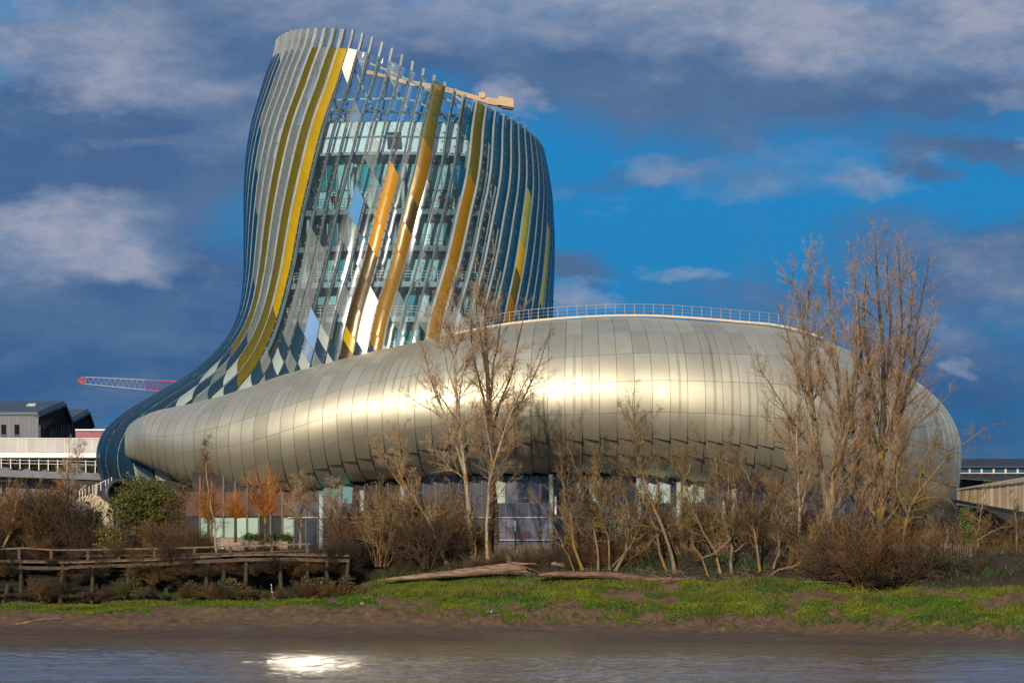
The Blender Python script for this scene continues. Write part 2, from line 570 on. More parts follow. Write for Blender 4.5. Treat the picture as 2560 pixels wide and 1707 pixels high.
def build_grass():
    """turf blades on the bank, nobody could count them"""
    n = 420000
    px = RNG.uniform(-150, 2720, n)
    s = RNG.uniform(4.8, 19.5, n)
    g = grass_amount(px, s)
    keep = RNG.uniform(0, 1, n) < g
    px, s = px[keep], s[keep]
    Y = shore(px) + s
    x = (px - 1280) / FOC * Y
    z = prof(px, s) + relief(px, s)
    n = len(px)
    long = (fbm(x * 0.25, s * 0.5, 3, 90) > 0.60) & (s > 12)
    h = np.where(long, RNG.uniform(0.2, 0.5, n), RNG.uniform(0.06, 0.2, n))
    w = np.where(long, 0.03, 0.055)
    az = RNG.uniform(0, 2 * np.pi, n)
    lean = RNG.uniform(0.2, 0.9, n) * h
    la = RNG.normal(-1.2, 1.1, n)
    base = np.stack([x, Y, z - 0.03], -1)
    side = np.stack([np.cos(az), np.sin(az), az * 0], -1) * w[:, None]
    tip = base + np.stack([np.cos(la) * lean, np.sin(la) * lean, h + 0.03], -1)
    V = np.stack([base - side, base + side, tip], 1).reshape(-1, 3)
    F = np.arange(3 * n).reshape(-1, 3)
    tone = fbm(x * 0.2, s * 0.5, 3, 91)
    straw = (long & (RNG.uniform(0, 1, n) < 0.35)) | (RNG.uniform(0, 1, n) < 0.03)
    mi = np.where(straw, 2, np.where(tone + RNG.uniform(-0.12, 0.12, n) > 0.5, 0, 1))
    me = mesh_np('bank_grass', V, F, False, mi)
    o = link('bank_grass', me, [MAT('grass_yellow_green', (0.125, 0.155, 0.004), (0.060, 0.092, 0.004), 0.6, scale=0.5, stretch=(.5, 1.2, 1)),
                                MAT('grass_green', (0.060, 0.125, 0.004), (0.026, 0.056, 0.003), 0.6, scale=0.5, stretch=(.5, 1.2, 1)),
                                MAT('grass_straw', (0.20, 0.15, 0.06), (0.13, 0.10, 0.035), 0.7, scale=0.9)])
    prop(o, 'short green turf growing on the river bank above the mud', 'grass', kind='stuff')


build_grass()

# ================================================================== the museum
GZ = 7.6                                     # level of the ground round the buildings
museum = empty('museum_building', (-3.0, 405.0, GZ))
prop(museum, 'twisted glass tower rising from a huge rounded body clad in gold grey metal panels', 'museum')


def metal_mat():
    m = bpy.data.materials.new('gold_grey_aluminium')
    m.use_nodes = True
    t = NT(m.node_tree)
    uv = t.n('ShaderNodeUVMap').outputs[0]
    sp = t.n('ShaderNodeSeparateXYZ'); t.put(sp.inputs[0], uv)
    oi = t.n('ShaderNodeObjectInfo')
    oc = t.n('ShaderNodeSeparateColor'); t.put(oc.inputs[0], oi.outputs['Color'])
    pos = t.n('ShaderNodeNewGeometry').outputs['Position']
    n = t.noise(pos, 0.35, 5, 0.6)
    nv = t.noise(t.vm('MULTIPLY', pos, (3.0, 3.0, 0.25)), 1.5, 4, 0.6)
    base = t.mix(t.rng(n, 0.35, 0.65), (0.67, 0.64, 0.51), (0.59, 0.565, 0.45))
    base = t.mix(1.0, base, t.mix(oi.outputs['Random'], (0.88, 0.88, 0.87), (1.07, 1.07, 1.07)), 'MULTIPLY')
    base = t.mix(t.rng(nv, 0.55, 0.8, 0, 0.22), base, (0.30, 0.29, 0.24))
    # rows of small air slots punched in some of the panels: v runs down the body, u across one panel
    u, v = sp.outputs[0], sp.outputs[1]
    inu = t.m('MULTIPLY', t.rng(u, 0.44, 0.50), t.rng(u, 0.66, 0.60))
    inv = t.m('MULTIPLY', t.rng(v, t.m('SUBTRACT', oc.outputs[0], 0.01), t.m('ADD', oc.outputs[0], 0.05)), t.rng(v, oc.outputs[1], t.m('SUBTRACT', oc.outputs[1], 0.04)))
    slot = t.m('SINE', t.m('MULTIPLY', v, 2600.0))
    slot = t.m('ADD', 0.6, t.m('MULTIPLY', slot, 0.2))
    mask = t.m('MULTIPLY', t.m('MULTIPLY', t.m('MULTIPLY', inu, inv), slot), oc.outputs[2])
    base = t.mix(t.m('MULTIPLY', mask, 0.55), base, (0.05, 0.05, 0.045))
    p = principled(t, base, t.m('ADD', 0.50, t.m('MULTIPLY', n, 0.08)), 0.86, 0.5)
    out(t, p.outputs[0])
    return m


M_PANEL = metal_mat()
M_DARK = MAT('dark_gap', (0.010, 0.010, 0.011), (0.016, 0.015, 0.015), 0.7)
M_STEEL = MAT('pale_painted_steel', (0.50, 0.50, 0.47), (0.42, 0.42, 0.40), 0.45, scale=1.0)
M_DKSTEEL = MAT('dark_steel', (0.035, 0.038, 0.045), (0.055, 0.056, 0.06), 0.4, scale=1.0)
M_RAIL = MAT('rail_metal', (0.20, 0.21, 0.24), (0.16, 0.17, 0.20), 0.5, 0.3)
M_COPING = MAT('pale_coping', (0.52, 0.44, 0.33), (0.44, 0.38, 0.29), 0.5)

# ---- the metal body: a thick tube bent round in plan; c = column (photo px at mid height), t = angle round the section
C_X = [312, 315, 322, 335, 400, 450, 512, 602, 700, 842, 1036, 1200, 1326, 1455, 1543, 1631, 1764, 1894, 2000, 2100, 2200, 2300, 2404]
C_BT = [0, 3, 10, 25, 90, 122, 138, 145, 142, 130, 92, 50, 18, 0, -18, -38, -50, -75, -110, -175, -250, -335, -424]
C_BB = [0, 1, 3, 8, 22, 33, 42, 50, 54, 52, 38, 20, 7, 0, -6, -14, -27, -45, -65, -82, -96, -104, -109]
C_TOP = [1084, 1070, 1055, 1040, 1008, 989, 966, 931, 905, 872, 838, 813, 803, 797, 793, 792, 800, 806, 811, 818, 829, 846, 869]
C_BOT = [1130, 1138, 1145, 1152, 1192, 1216, 1229, 1250, 1242, 1211, 1192, 1183, 1180, 1180, 1183, 1189, 1204, 1228, 1252, 1284, 1314, 1346, 1392]
C_YF = [402, 401.3, 400.2, 398.5, 394, 391.7, 389.4, 387, 384.8, 382.8, 381, 380.4, 380, 380, 380.2, 380.6, 381.2, 382.4, 384, 386.5, 390, 395.3, 404]
C_D = [1.0, 1.6, 2.4, 3.5, 8, 9, 10, 10.6, 11, 11.6, 12, 12, 12, 12, 12, 12, 11.8, 11.4, 10.6, 9.6, 8, 6, 3]
SH_X, SH_V = [312, 450, 700, 1036, 1540, 1894, 2404], [-28, -24, -12.5, -5, 0, 6.5, 12]
ROWS = [112, 84, 54, 31.8, 10, -13, -32.5, -47, -63, -80, -104]


def body_pt(c, t, inset=0.0):
    """c, t arrays (degrees) -> points; inset metres along the normal inward (approximate)"""
    c = np.asarray(c, float); t = np.radians(np.asarray(t, float))
    bt, bb = hermite(c, C_X, C_BT), hermite(c, C_X, C_BB)
    top, bot = hermite(c, C_X, C_TOP), hermite(c, C_X, C_BOT)
    yf, D = hermite(c, C_X, C_YF), hermite(c, C_X, C_D)
    b = np.where(t > 0, bt, bb)
    half = (bot - top) / 2
    x = c - b * (1 - np.cos(t)) * -1.0
    y = (top + bot) / 2 - half * np.sin(t)
    Y = yf + D * (1 - np.cos(t))
    return np.stack([(x - 1280) / FOC * Y, Y, CAMZ + (HOR - y) / FOC * Y], -1)


def body_nrm(c, t):
    e = 0.5
    a = body_pt(c + 2.0, t) - body_pt(c - 2.0, t)
    b = body_pt(c, t + e) - body_pt(c, t - e)
    n = np.cross(a, b)
    return n / (np.linalg.norm(n, axis=-1, keepdims=True) + 1e-9)


COLS = [312, 314, 317, 321, 327, 336, 347, 360, 375, 392, 411, 432, 456, 483, 511, 540, 571, 602, 634, 667, 700, 734, 770, 806, 842, 879, 917, 955, 995, 1036, 1077, 1118, 1160, 1202, 1243, 1285, 1326,
        1369, 1412, 1455, 1499, 1543, 1587, 1631, 1676, 1720, 1764, 1808, 1851, 1894, 1936, 1978, 2019, 2059, 2098, 2136, 2172, 2206, 2238, 2268, 2296, 2321, 2343, 2362, 2378, 2390, 2399, 2404]
SLOTS = {1411: (843, 1070), 1455: (905, 1062), 1285: (920, 1075), 1676: (838, 1080), 1764: (795, 1085), 1808: (855, 1130), 1851: (900, 1125), 1894: (950, 1130), 1978: (900, 1110),
         1587: (1085, 1150), 955: (880, 1030), 917: (890, 1000), 995: (900, 1050), 700: (960, 1040), 667: (970, 1050), 634: (975, 1045), 571: (1000, 1062), 540: (1010, 1068),
         411: (1085, 1150), 432: (1105, 1165), 456: (1120, 1170), 512: (1150, 1190), 2059: (860, 1000), 2098: (880, 1040)}


def build_body():
    NU, NV = 3, 5
    recs = []
    rows = np.array(ROWS)
    for ci in range(len(COLS) - 1):
        c0, c1 = COLS[ci], COLS[ci + 1]
        wpx = c1 - c0
        g = 0.5 if wpx > 12 else wpx * 0.04       # joint half width in px-ish units
        for ri in range(len(rows) - 1):
            us = np.linspace(c0 + g, c1 - g, NU + 1)
            sh = hermite(us, SH_X, SH_V)
            th = np.clip(rows[ri] + sh, -106, 104) - 0.12
            tl = np.clip(rows[ri + 1] + sh, -106, 104) + 0.12
            if (th - tl).max() < 2: continue
            U = np.repeat(us[:, None], NV + 1, 1)
            T = th[:, None] + (tl - th)[:, None] * np.linspace(0, 1, NV + 1)[None, :]
            P = body_pt(U, T)
            N = body_nrm(U, T)
            if N[1, 1, 1] > 0 and ri > 0 or N[NU // 2, NV // 2, 1] > 0.0 and ri not in (0, len(rows) - 2): N = -N if N[NU // 2, NV // 2, 1] > 0 else N
            # outward = away from the section centre
            cen = body_pt(U * 0 + (c0 + c1) / 2, T * 0)[0, 0] + np.array([0, hermite([(c0 + c1) / 2], C_X, C_D)[0], 0])
            if ((P[1, 2] - cen) * N[1, 2]).sum() < 0: N = -N
            fu = np.linspace(0, 1, NU + 1)[:, None]; fv = np.linspace(0, 1, NV + 1)[None, :]
            if ri >= 5 and wpx > 14:
                cc = (c0 + c1) / 2
                amp = {5: 0.48, 6: 0.44, 7: 0.38, 8: 0.3}.get(ri, 0.1) * float(np.interp(cc, [430, 700, 1300, 1900, 2150], [0.15, 0.7, 1.15, 1.0, 0.3]))
                lift = amp * fv ** 1.3 * (0.12 + 0.88 * (fu if True else 1))
                P = P + N * lift[..., None]
            tl_ = RNG.normal(0, 0.011, 2)
            N = N + tl_[0] * np.array([1.0, 0, 0]) + tl_[1] * np.array([0, 0, 1.0])
            back = P - N * 0.06
            nu, nv = NU + 1, NV + 1
            V = np.concatenate([P.reshape(-1, 3), back.reshape(-1, 3)])
            idx = np.arange(nu * nv).reshape(nu, nv)
            F = np.stack([idx[:-1, :-1], idx[:-1, 1:], idx[1:, 1:], idx[1:, :-1]], -1).reshape(-1, 4)
            ring = np.concatenate([idx[:, 0], idx[-1, 1:], idx[::-1, -1][1:], idx[0, ::-1][1:-1]])
            r2 = np.roll(ring, -1)
            off = nu * nv
            F2 = np.stack([ring, r2, r2 + off, ring + off], -1)
            top = hermite([c0], C_X, C_TOP)[0]; bot = hermite([c0], C_X, C_BOT)[0]
            yy = (top + bot) / 2 - (bot - top) / 2 * np.sin(np.radians(T))
            uv = np.stack([np.repeat(fu, nv, 1).ravel(), yy.ravel() / 1707.0], -1)
            area = wpx * abs(yy[0, 0] - yy[0, -1])
            recs.append((area, ci, ri, V, F, F2, N.reshape(-1, 3), uv, c0, (T[0, 0] + T[0, -1]) / 2))
    recs.sort(key=lambda r: -r[0])

    def make(name, rs):
        Vs, Fs, sm, Nn, UV, b = [], [], [], [], [], 0
        for r in rs:
            Vs.append(r[3]); Fs += [r[4] + b, r[5] + b]
            sm += [np.ones(len(r[4]), bool), np.zeros(len(r[5]), bool)]
            Nn.append(np.concatenate([r[6], r[6]])); UV.append(np.concatenate([r[7], r[7]]))
            b += len(r[3])
        V = np.concatenate(Vs)
        F = np.concatenate(Fs)
        me = mesh_np(name, V, F)
        sm = np.concatenate(sm)
        me.polygons.foreach_set('use_smooth', sm)
        Nn = np.concatenate(Nn); UV = np.concatenate(UV)
        li = F.ravel()
        lay = me.uv_layers.new(name='UVMap')
        lay.data.foreach_set('uv', UV[li].astype(np.float32).ravel())
        # own normals of the smooth body on the faces, flat ones on the edges
        ln = np.zeros((len(li), 3))
        fl = np.repeat(sm, 4)
        ln[fl] = Nn[li][fl]
        nm = [tuple(q) for q in ln]
        me.normals_split_custom_set(nm)
        o = link(name, me, M_PANEL, museum)
        o.color = (2, 2, 0, 1)
        return o
    cols = np.array(COLS)
    slots = {}
    for k, v in SLOTS.items():
        ci = int(np.argmin(np.abs(cols - k)))
        slots[ci] = v
    for r in recs[:290]:
        o = make('metal_panel', [r])
        if r[1] in slots:
            a, b = slots[r[1]]
            o.color = (a / 1707, b / 1707, 1, 1)
    o = make('small_metal_panels', recs[290:])
    prop(o, kind='stuff')
    # dark backing just behind the joints, and the far side of the body
    us = np.linspace(313, 2404, 150)
    ts = np.linspace(100, -104, 34)
    U, T = np.meshgrid(us, ts, indexing='ij')
    P = body_pt(U, T)
    cen = body_pt(us, us * 0) + np.stack([us * 0, hermite(us, C_X, C_D), us * 0], -1)
    P = P + (cen[:, None] - P) / np.linalg.norm(cen[:, None] - P, axis=-1, keepdims=True) * 0.16
    P2 = P.copy(); P2[..., 1] = 822 - P2[..., 1] + 3       # far side, mirrored in depth
    n, m = P.shape[:2]
    idx = np.arange(n * m).reshape(n, m)
    F = np.stack([idx[:-1, :-1], idx[:-1, 1:], idx[1:, 1:], idx[1:, :-1]], -1).reshape(-1, 4)
    me = mesh_np('backing_shell', P.reshape(-1, 3), F, True)
    link('backing_shell', me, M_DARK, museum)
    k = us > 1250
    P2 = P2[k]
    n = P2.shape[0]
    idx = np.arange(n * m).reshape(n, m)
    Fb = np.stack([idx[:-1, :-1], idx[1:, :-1], idx[1:, 1:], idx[:-1, 1:]], -1).reshape(-1, 4)
    # roof deck and end wall joining near and far sides
    Pn = P[k][:, 2]
    Pf = P2[:, 2]
    V = np.concatenate([P2.reshape(-1, 3), Pn, Pf])
    b = n * m
    i = np.arange(n - 1)
    Fd = np.stack([b + i, b + i + 1, b + n + i + 1, b + n + i], -1)
    e = np.arange(m - 1)
    last = (n - 1) * m
    Ve = P[-1]
    V = np.concatenate([V, Ve])
    b2 = b + 2 * n
    Fe = np.stack([last + e, last + e + 1, b2 + e + 1, b2 + e], -1)
    me = mesh_np('rear_shell', V, [Fb, Fd, Fe], True)
    o = link('rear_shell', me, M_PANEL, museum); o.color = (2, 2, 0, 1)


build_body()

# ---- terrace railing and pale coping along the crest
def crest():
    xs = np.array([1130, 1190, 1284, 1382, 1455, 1524, 1633, 1741, 1850, 1948, 2046, 2120])
    ys = np.array([833, 822, 806, 796, 791, 788, 788, 794, 803, 813, 840, 872])
    px = np.arange(1130, 2060, 12.0)
    return px, hermite(px, xs, ys)


px_, py_ = crest()
crest_pts = [at(a, b, float(np.interp(a, [1130, 1455, 1850, 2120], [391.5, 391.3, 392.3, 394]))) for a, b in zip(px_, py_)]
mb = MB(); mb.path([p + Vector((0, 0, -0.05)) for p in crest_pts], 0.5, 0.20)
mb.build('roof_coping', M_COPING, museum)
mb = MB()
for h, w in ((1.12, 0.05), (0.75, 0.022), (0.4, 0.022)):
    mb.path([p + Vector((0, 0, h)) for p in crest_pts], w)
ro = mb.build('railing_rails', M_RAIL, museum)
prop(ro, kind='stuff')
post_me = None
for p in crest_pts[::2]:
    if post_me is None:
        q = MB(); q.bar((0, 0, 0), (0, 0, 1.15), 0.05); q0 = q.build('railing_post', M_RAIL, museum, loc=None); post_me = q0.data
        q0.location = p; q0.matrix_parent_inverse = Matrix.Translation(-Vector(museum.location))
    else:
        c = q0.copy(); COL.objects.link(c); c.location = p

# ---- the glass tower: horizontal sections are ellipses; th = angle round it (0 faces the river, + to the right)
L_Y = [60, 128, 174, 218, 294, 370, 435, 522, 610, 697, 762, 811, 871, 925, 980, 1023, 1061, 1110, 1154, 1190, 1208, 1250, 1300]
L_X = [696, 683, 666, 653, 632, 620, 615, 614, 614, 612, 603, 585, 541, 479, 386, 316, 272, 248, 246, 256, 263, 286, 312]
R_Y = [60, 128, 218, 337, 403, 468, 544, 790, 980, 1300]
R_X = [1290, 1305, 1334, 1352, 1366, 1376, 1381, 1381, 1388, 1388]
B_Y, B_V = [60, 700, 800, 1000, 1300], [14.5, 15, 16, 17, 17]
T_Y = [60, 125, 315, 435, 544, 697, 805, 925, 1000, 1100, 1300]
T_V = [-2, 0, 7, 12, 17, 22.5, 27, 30.5, 32.5, 34.5, 36]


def base_left(y):
    """left edge of the tower proper, without the flare that runs out to the left"""
    return np.maximum(hermite(y, L_Y, L_X), np.where(np.asarray(y, float) > 697, 612.0, 0.0))
TY = 410.0


def loft(th, y, outw=0.0):
    """angle (degrees at rim) and height as photo row y -> point on the glass surface"""
    th = np.asarray(th, float); y = np.asarray(y, float)
    L, Rr = base_left(y), hermite(y, R_Y, R_X)
    flare = (L - hermite(y, L_Y, L_X)) / FOC * TY
    b = hermite(y, B_Y, B_V)
    a = np.radians(th - hermite(y, T_Y, T_V))
    cx, ax = (L + Rr) / 2, (Rr - L) / 2
    X0 = (cx - 1280) / FOC * TY
    A = ax / FOC * TY
    sx, cy = np.sin(a), np.cos(a)
    X = X0 + (A + outw) * sx - flare * np.maximum(-sx, 0) ** 4
    Y = TY - (b + outw) * cy
    Z = CAMZ + (HOR - y) / FOC * (TY - 8)
    return np.stack([X, Y, Z + 0 * X], -1)


def rim(th):
    """row of the top edge of the glass at angle th"""
    return np.interp(th, [-180, -150, -120, -95, -60, -45, -30, -17, -8, 0, 12, 25, 38, 50, 60, 75, 95, 120, 150, 180],
                     [345, 250, 160, 132, 126, 128, 133, 142, 155, 172, 200, 232, 262, 285, 300, 325, 352, 365, 362, 345])


def pole_up(th):
    return np.interp(th, [-180, -120, -95, -60, -20, -8, 5, 15, 30, 60], [4, 30, 48, 50, 46, 38, 28, 19, 8, 4])


G_CLEAR = GLASS('clear_glass', (0.76, 0.91, 0.98), (0.20, 0.30, 0.34), 0.035, refl=0.22)
G_FRIT = GLASS('fritted_glass', (0.80, 0.88, 0.92), (0.32, 0.39, 0.40), 0.28, refl=0.22, bodyrough=0.5)
G_PALE = GLASS('pale_printed_glass', (0.8, 0.85, 0.85), (0.27, 0.33, 0.32), 0.84, refl=0.25, bodyrough=0.45)
G_WHITE = GLASS('white_print_and_painted_reflection', (0.9, 0.9, 0.9), (0.66, 0.66, 0.64), 0.97, refl=0.2, bodyrough=0.4)
G_MIRROR = GLASS('mirror_panel', (0.9, 0.9, 0.9), (0.92, 0.92, 0.92), 1.0, 0.05, refl=0.05, bodyrough=0.07, metal=1.0)
G_OLIVE = GLASS('olive_printed_panel', (0.5, 0.5, 0.2), (0.085, 0.070, 0.003), 0.95, refl=0.12, spec_tint=(0.4, 0.4, 0.3), bodyrough=0.4)
G_YELLOW = GLASS('yellow_printed_panel', (0.9, 0.7, 0.1), (0.31, 0.205, 0.0), 0.97, refl=0.12, spec_tint=(0.4, 0.38, 0.25), bodyrough=0.4)
G_AMBER = GLASS('amber_panel', (0.85, 0.45, 0.05), (0.36, 0.165, 0.0), 0.9, refl=0.12, spec_tint=(0.4, 0.32, 0.2), bodyrough=0.4)
G_BRONZE = GLASS('bronze_panel', (0.45, 0.25, 0.05), (0.165, 0.085, 0.0), 0.85, refl=0.12, spec_tint=(0.4, 0.32, 0.2), bodyrough=0.4)
G_BROWN = GLASS('dark_brown_glass', (0.22, 0.15, 0.07), (0.040, 0.022, 0.004), 0.8, refl=0.12, spec_tint=(0.4, 0.35, 0.25), bodyrough=0.4)
G_OLIVEGL = GLASS('olive_glass', (0.38, 0.38, 0.16), (0.085, 0.075, 0.008), 0.62, refl=0.12, spec_tint=(0.4, 0.4, 0.3), bodyrough=0.4)
G_GREEN = GLASS('yellow_green_panel', (0.5, 0.55, 0.2), (0.22, 0.24, 0.03), 0.80, refl=0.2, bodyrough=0.4)
G_BLUE = GLASS('blue_tinted_glass', (0.16, 0.48, 0.68), (0.010, 0.075, 0.140), 0.42, refl=0.3)
G_NOSE = GLASS('dark_blue_glass', (0.05, 0.14, 0.22), (0.008, 0.028, 0.050), 0.88, refl=0.28, bodyrough=0.3)
GL = [G_CLEAR, G_FRIT, G_PALE, G_WHITE, G_MIRROR, G_OLIVE, G_YELLOW, G_AMBER, G_BRONZE, G_BROWN, G_OLIVEGL, G_GREEN, G_BLUE, G_NOSE]
CL, FR, PA, WH, MI, OL, YE, AM, BR, BN, OG, GR, BU, NO = range(14)

STEP = 5.0
VSP, DROP = 68.0, 38.0                          # row spacing of the joints, drop of a joint across one strip


def strip_at(px, y):
    """which strip lies at photo position px,y"""
    L, Rr = float(base_left(y)), float(hermite(y, R_Y, R_X))
    u = (px - (L + Rr) / 2) / ((Rr - L) / 2)
    a = math.degrees(math.asin(max(-1, min(1, u)))) + float(hermite(y, T_Y, T_V))
    return math.floor(a / STEP)


def paint_table():
    P = {}
    def put(px, y, *bands):
        P[strip_at(px, y)] = bands
    put(770, 200, (0, 870, OL))
    put(815, 200, (0, 900, OL))
    put(857, 200, (0, 770, YE), (770, 950, OL))
    put(892, 200, (0, 215, WH), (215, 1400, CL))  # top panel is a mirror; its bright cloud reflection is painted white
    put(1105, 260, (0, 345, OG), (345, 505, BR), (505, 570, BN), (570, 880, BR))
    put(1190, 300, (0, 400, OG), (400, 460, OG), (460, 730, BR), (730, 850, BR), (850, 1400, AM))
    put(1308, 520, (455, 640, GR), (640, 672, YE), (672, 690, BN), (690, 740, OG), (740, 800, BR))
    put(968, 520, (445, 640, AM), (640, 820, BN), (820, 850, BN), (850, 885, YE), (885, 1400, BN))
    put(920, 520, (400, 475, CL), (470, 560, MI), (560, 640, FR))
    put(1362, 700, (600, 800, GR))
    k = strip_at(805, 850)
    P[k] = tuple(P.get(k, ())) + ((825, 900, MI), (0, 0, CL))  # white panel made a mirror for its sun glint on the river
    return P


PAINT = paint_table()


def paint(k, y):
    if k in PAINT:
        for a, b, m in PAINT[k]:
            if a <= y < b: return m
    r = random.Random(k * 7919 + int(y // VSP) * 104729).random()
    rk = random.Random(k * 31 + 5).random()
    th = (k + 0.5) * STEP
    dev = th - float(hermite(y, T_Y, T_V))
    row = int(y // VSP)
    if y > 1015: return NO
    if y > 945: return (PA if r > 0.8 else (BU if (k + row) % 2 else NO))
    if y > 850 and -64 < dev < -12: return FR if (k + row) % 2 and r > .12 else NO
    if dev < -64: return BU
    if dev < -30: return FR if rk < .75 else PA
    if dev > 40: return BU
    if y > 770:
        if r < 0.05: return WH
        if r < 0.16: return PA
        if r < 0.42: return FR
        return CL
    if dev > 24: return CL if r < .8 else BU
    if r < 0.93: return CL
    return FR


def metal_top_y(px):
    return float(np.interp(px, [312, 335, 360, 399, 459, 510, 606, 700, 762, 871, 980, 1088, 1175, 1284, 1382], [1100, 1056, 1037, 1027, 1018, 1005, 980, 948, 925, 895, 871, 849, 827, 806, 796]))


def one(recs, k, th0, th1, top, y0, y1, small):
    NU, NV = 4, 4
    u = np.linspace(0, 1, NU + 1)[:, None]; v = np.linspace(0, 1, NV + 1)[None, :]
    gy = 0.25
    yy = (y0 + gy) + (y1 - y0 - 2 * gy) * v + DROP * u
    yy = np.maximum(yy, top + (u - 0.5) * (float(rim(th1)) - float(rim(th0))))
    yy = np.minimum(yy, 1255.0)
    if (yy[:, -1] - yy[:, 0]).max() < 3: return
    th = th0 + 0.22 + (STEP - 0.44) * u + 0 * v
    dev = (th0 + th1) / 2 - float(hermite((y0 + y1) / 2, T_Y, T_V))
    if dev > 100 or dev < -108: return
    b = 0.10 + 0.11 * np.sin(np.pi * u)
    P = loft(th, yy, b)
    c = P[NU // 2, NV // 2]
    px = 1280 + FOC * c[0] / c[1]; py = HOR - FOC * (c[2] - CAMZ) / c[1]
    if px > 400 and abs(dev) < 88 and py > metal_top_y(px) + 42 and not (px < 480 and py > 1150): return
    if px > 1384: pass
    ym = float(yy.mean())
    mi = paint(k, ym)
    if small and mi not in (OL, YE, BN, BR, AM, WH, MI): mi = (PA, NO, FR, NO)[(k * 3 + int((y0 - k * DROP) // (VSP / 2 - 1))) % 4]
    nu, nv = NU + 1, NV + 1
    idx = np.arange(nu * nv).reshape(nu, nv)
    F = np.stack([idx[:-1, :-1], idx[:-1, 1:], idx[1:, 1:], idx[1:, :-1]], -1).reshape(-1, 4)
    q = P.reshape(-1, 3)
    pxs = 1280 + FOC * q[:, 0] / q[:, 1]; pys = HOR - FOC * (q[:, 2] - CAMZ) / q[:, 1]
    area = (pxs.max() - pxs.min()) * (yy[0, -1] - yy[0, 0])
    if abs(dev) > 88: area *= 0.1
    if mi > 2: area *= 1.8
    recs.append((area, q, F, mi))


def build_glazing():
    NU, NV = 4, 4
    recs = []
    for k in range(-22, 22):
        th0, th1 = k * STEP, (k + 1) * STEP
        top = float(rim((th0 + th1) / 2))
        j0 = int((top + k * DROP) // VSP) - 2 - 0
        for j in range(-40, 60):
            yc = j * VSP - 0.0 + k * DROP
            y0, y1 = yc, yc + VSP                    # rows at the left edge; the right edge is DROP lower
            if y1 + DROP < top or y0 > 1240: continue
            small = y0 > 815 and -68 < (th0 + th1) / 2 - float(hermite(y0 + 30, T_Y, T_V)) < -4
            for ya, yb in ([(y0, y0 + VSP / 2), (y0 + VSP / 2, y1)] if small else [(y0, y1)]):
                one(recs, k, th0, th1, top, ya, yb, small)
    recs.sort(key=lambda r: -r[0])
    names = {CL: 'clear_glass_panel', FR: 'frosted_glass_panel', PA: 'pale_glass_panel', WH: 'white_glass_panel', MI: 'mirror_panel', OL: 'olive_panel', YE: 'yellow_panel', AM: 'amber_panel',
             BR: 'bronze_panel', BN: 'dark_brown_panel', OG: 'olive_glass_panel', GR: 'yellow_green_panel', BU: 'blue_glass_panel', NO: 'dark_blue_glass_panel'}
    for a, q, F, mi in recs[:298]:
        if mi == MI:
            # this plate is turned on purpose so that it throws the sun down on to the river
            c = q.mean(0)
            pxc = 1280 + FOC * c[0] / c[1]; pyc = HOR - FOC * (c[2] - CAMZ) / c[1]
            if pyc > 100:
                n0 = np.cross(q[NV] - q[-1 - NV], q[0] - q[-1]); n0 = n0 / np.linalg.norm(n0); n0 = n0 * (-1 if n0[1] > 0 else 1)
                wv = np.array([-16.0, 266.0, 0.0]) - c; wv /= np.linalg.norm(wv)
                n1 = wv + np.array(to_sun); n1 /= np.linalg.norm(n1)
                rot = Vector(n0).rotation_difference(Vector(n1)).to_matrix()
                flat = q - c; flat = flat - (flat @ n0)[:, None] * n0 * 0.97
                q = (flat @ np.array(rot).T) + c + n1 * 0.25
        me = mesh_np(names[mi], q, F, True)
        link(names[mi], me, GL[mi], museum)
    Vs, Fs, ms, b = [], [], [], 0
    for a, q, F, mi in recs[298:]:
        Vs.append(q); Fs.append(F + b); ms += [mi] * len(F); b += len(q)
    me = mesh_np('small_glass_panels', np.concatenate(Vs), np.concatenate(Fs), True, ms)
    prop(link('small_glass_panels', me, GL, museum), kind='stuff')
    # the far half of the glazing, seen only through the near one
    ths = np.arange(-255, -99, 5.0)
    ys = np.linspace(0, 1, 14)
    U, V = np.meshgrid(ths, ys, indexing='ij')
    rr = rim(((U + 180) % 360) - 180)
    yy = rr + (1000 - rr) * V
    P = loft(U, yy, 0.1)
    n, m = U.shape
    idx = np.arange(n * m).reshape(n, m)
    F = np.stack([idx[:-1, :-1], idx[:-1, 1:], idx[1:, 1:], idx[1:, :-1]], -1).reshape(-1, 4)
    link('rear_glazing', mesh_np('rear_glazing', P.reshape(-1, 3), F, True), G_CLEAR, museum)


build_glazing()


def rib_strip(th, ys, r_in, r_out, wdeg_m):
    """a fin: rectangular section r_in..r_out from the surface, wdeg_m metres wide"""
    y = np.asarray(ys, float)
    if np.ndim(r_out) or np.ndim(wdeg_m):
        wdeg_m = np.asarray(wdeg_m)[:, None] if np.ndim(wdeg_m) else wdeg_m
    A = loft(y * 0 + th, y, r_out); B = loft(y * 0 + th, y, r_in)
    e = loft(y * 0 + th + 0.5, y, 0) - loft(y * 0 + th - 0.5, y, 0)
    e = e / np.linalg.norm(e, axis=-1, keepdims=True) * wdeg_m / 2
    V = np.stack([A - e, A + e, B + e, B - e], 1).reshape(-1, 3)
    n = len(y)
    F = []
    for i in range(n - 1):
        for j in range(4):
            F.append((i * 4 + j, (i + 1) * 4 + j, (i + 1) * 4 + (j + 1) % 4, i * 4 + (j + 1) % 4))
    F += [(0, 1, 2, 3), (4 * n - 1, 4 * n - 2, 4 * n - 3, 4 * n - 4)]
    return V, np.array(F)


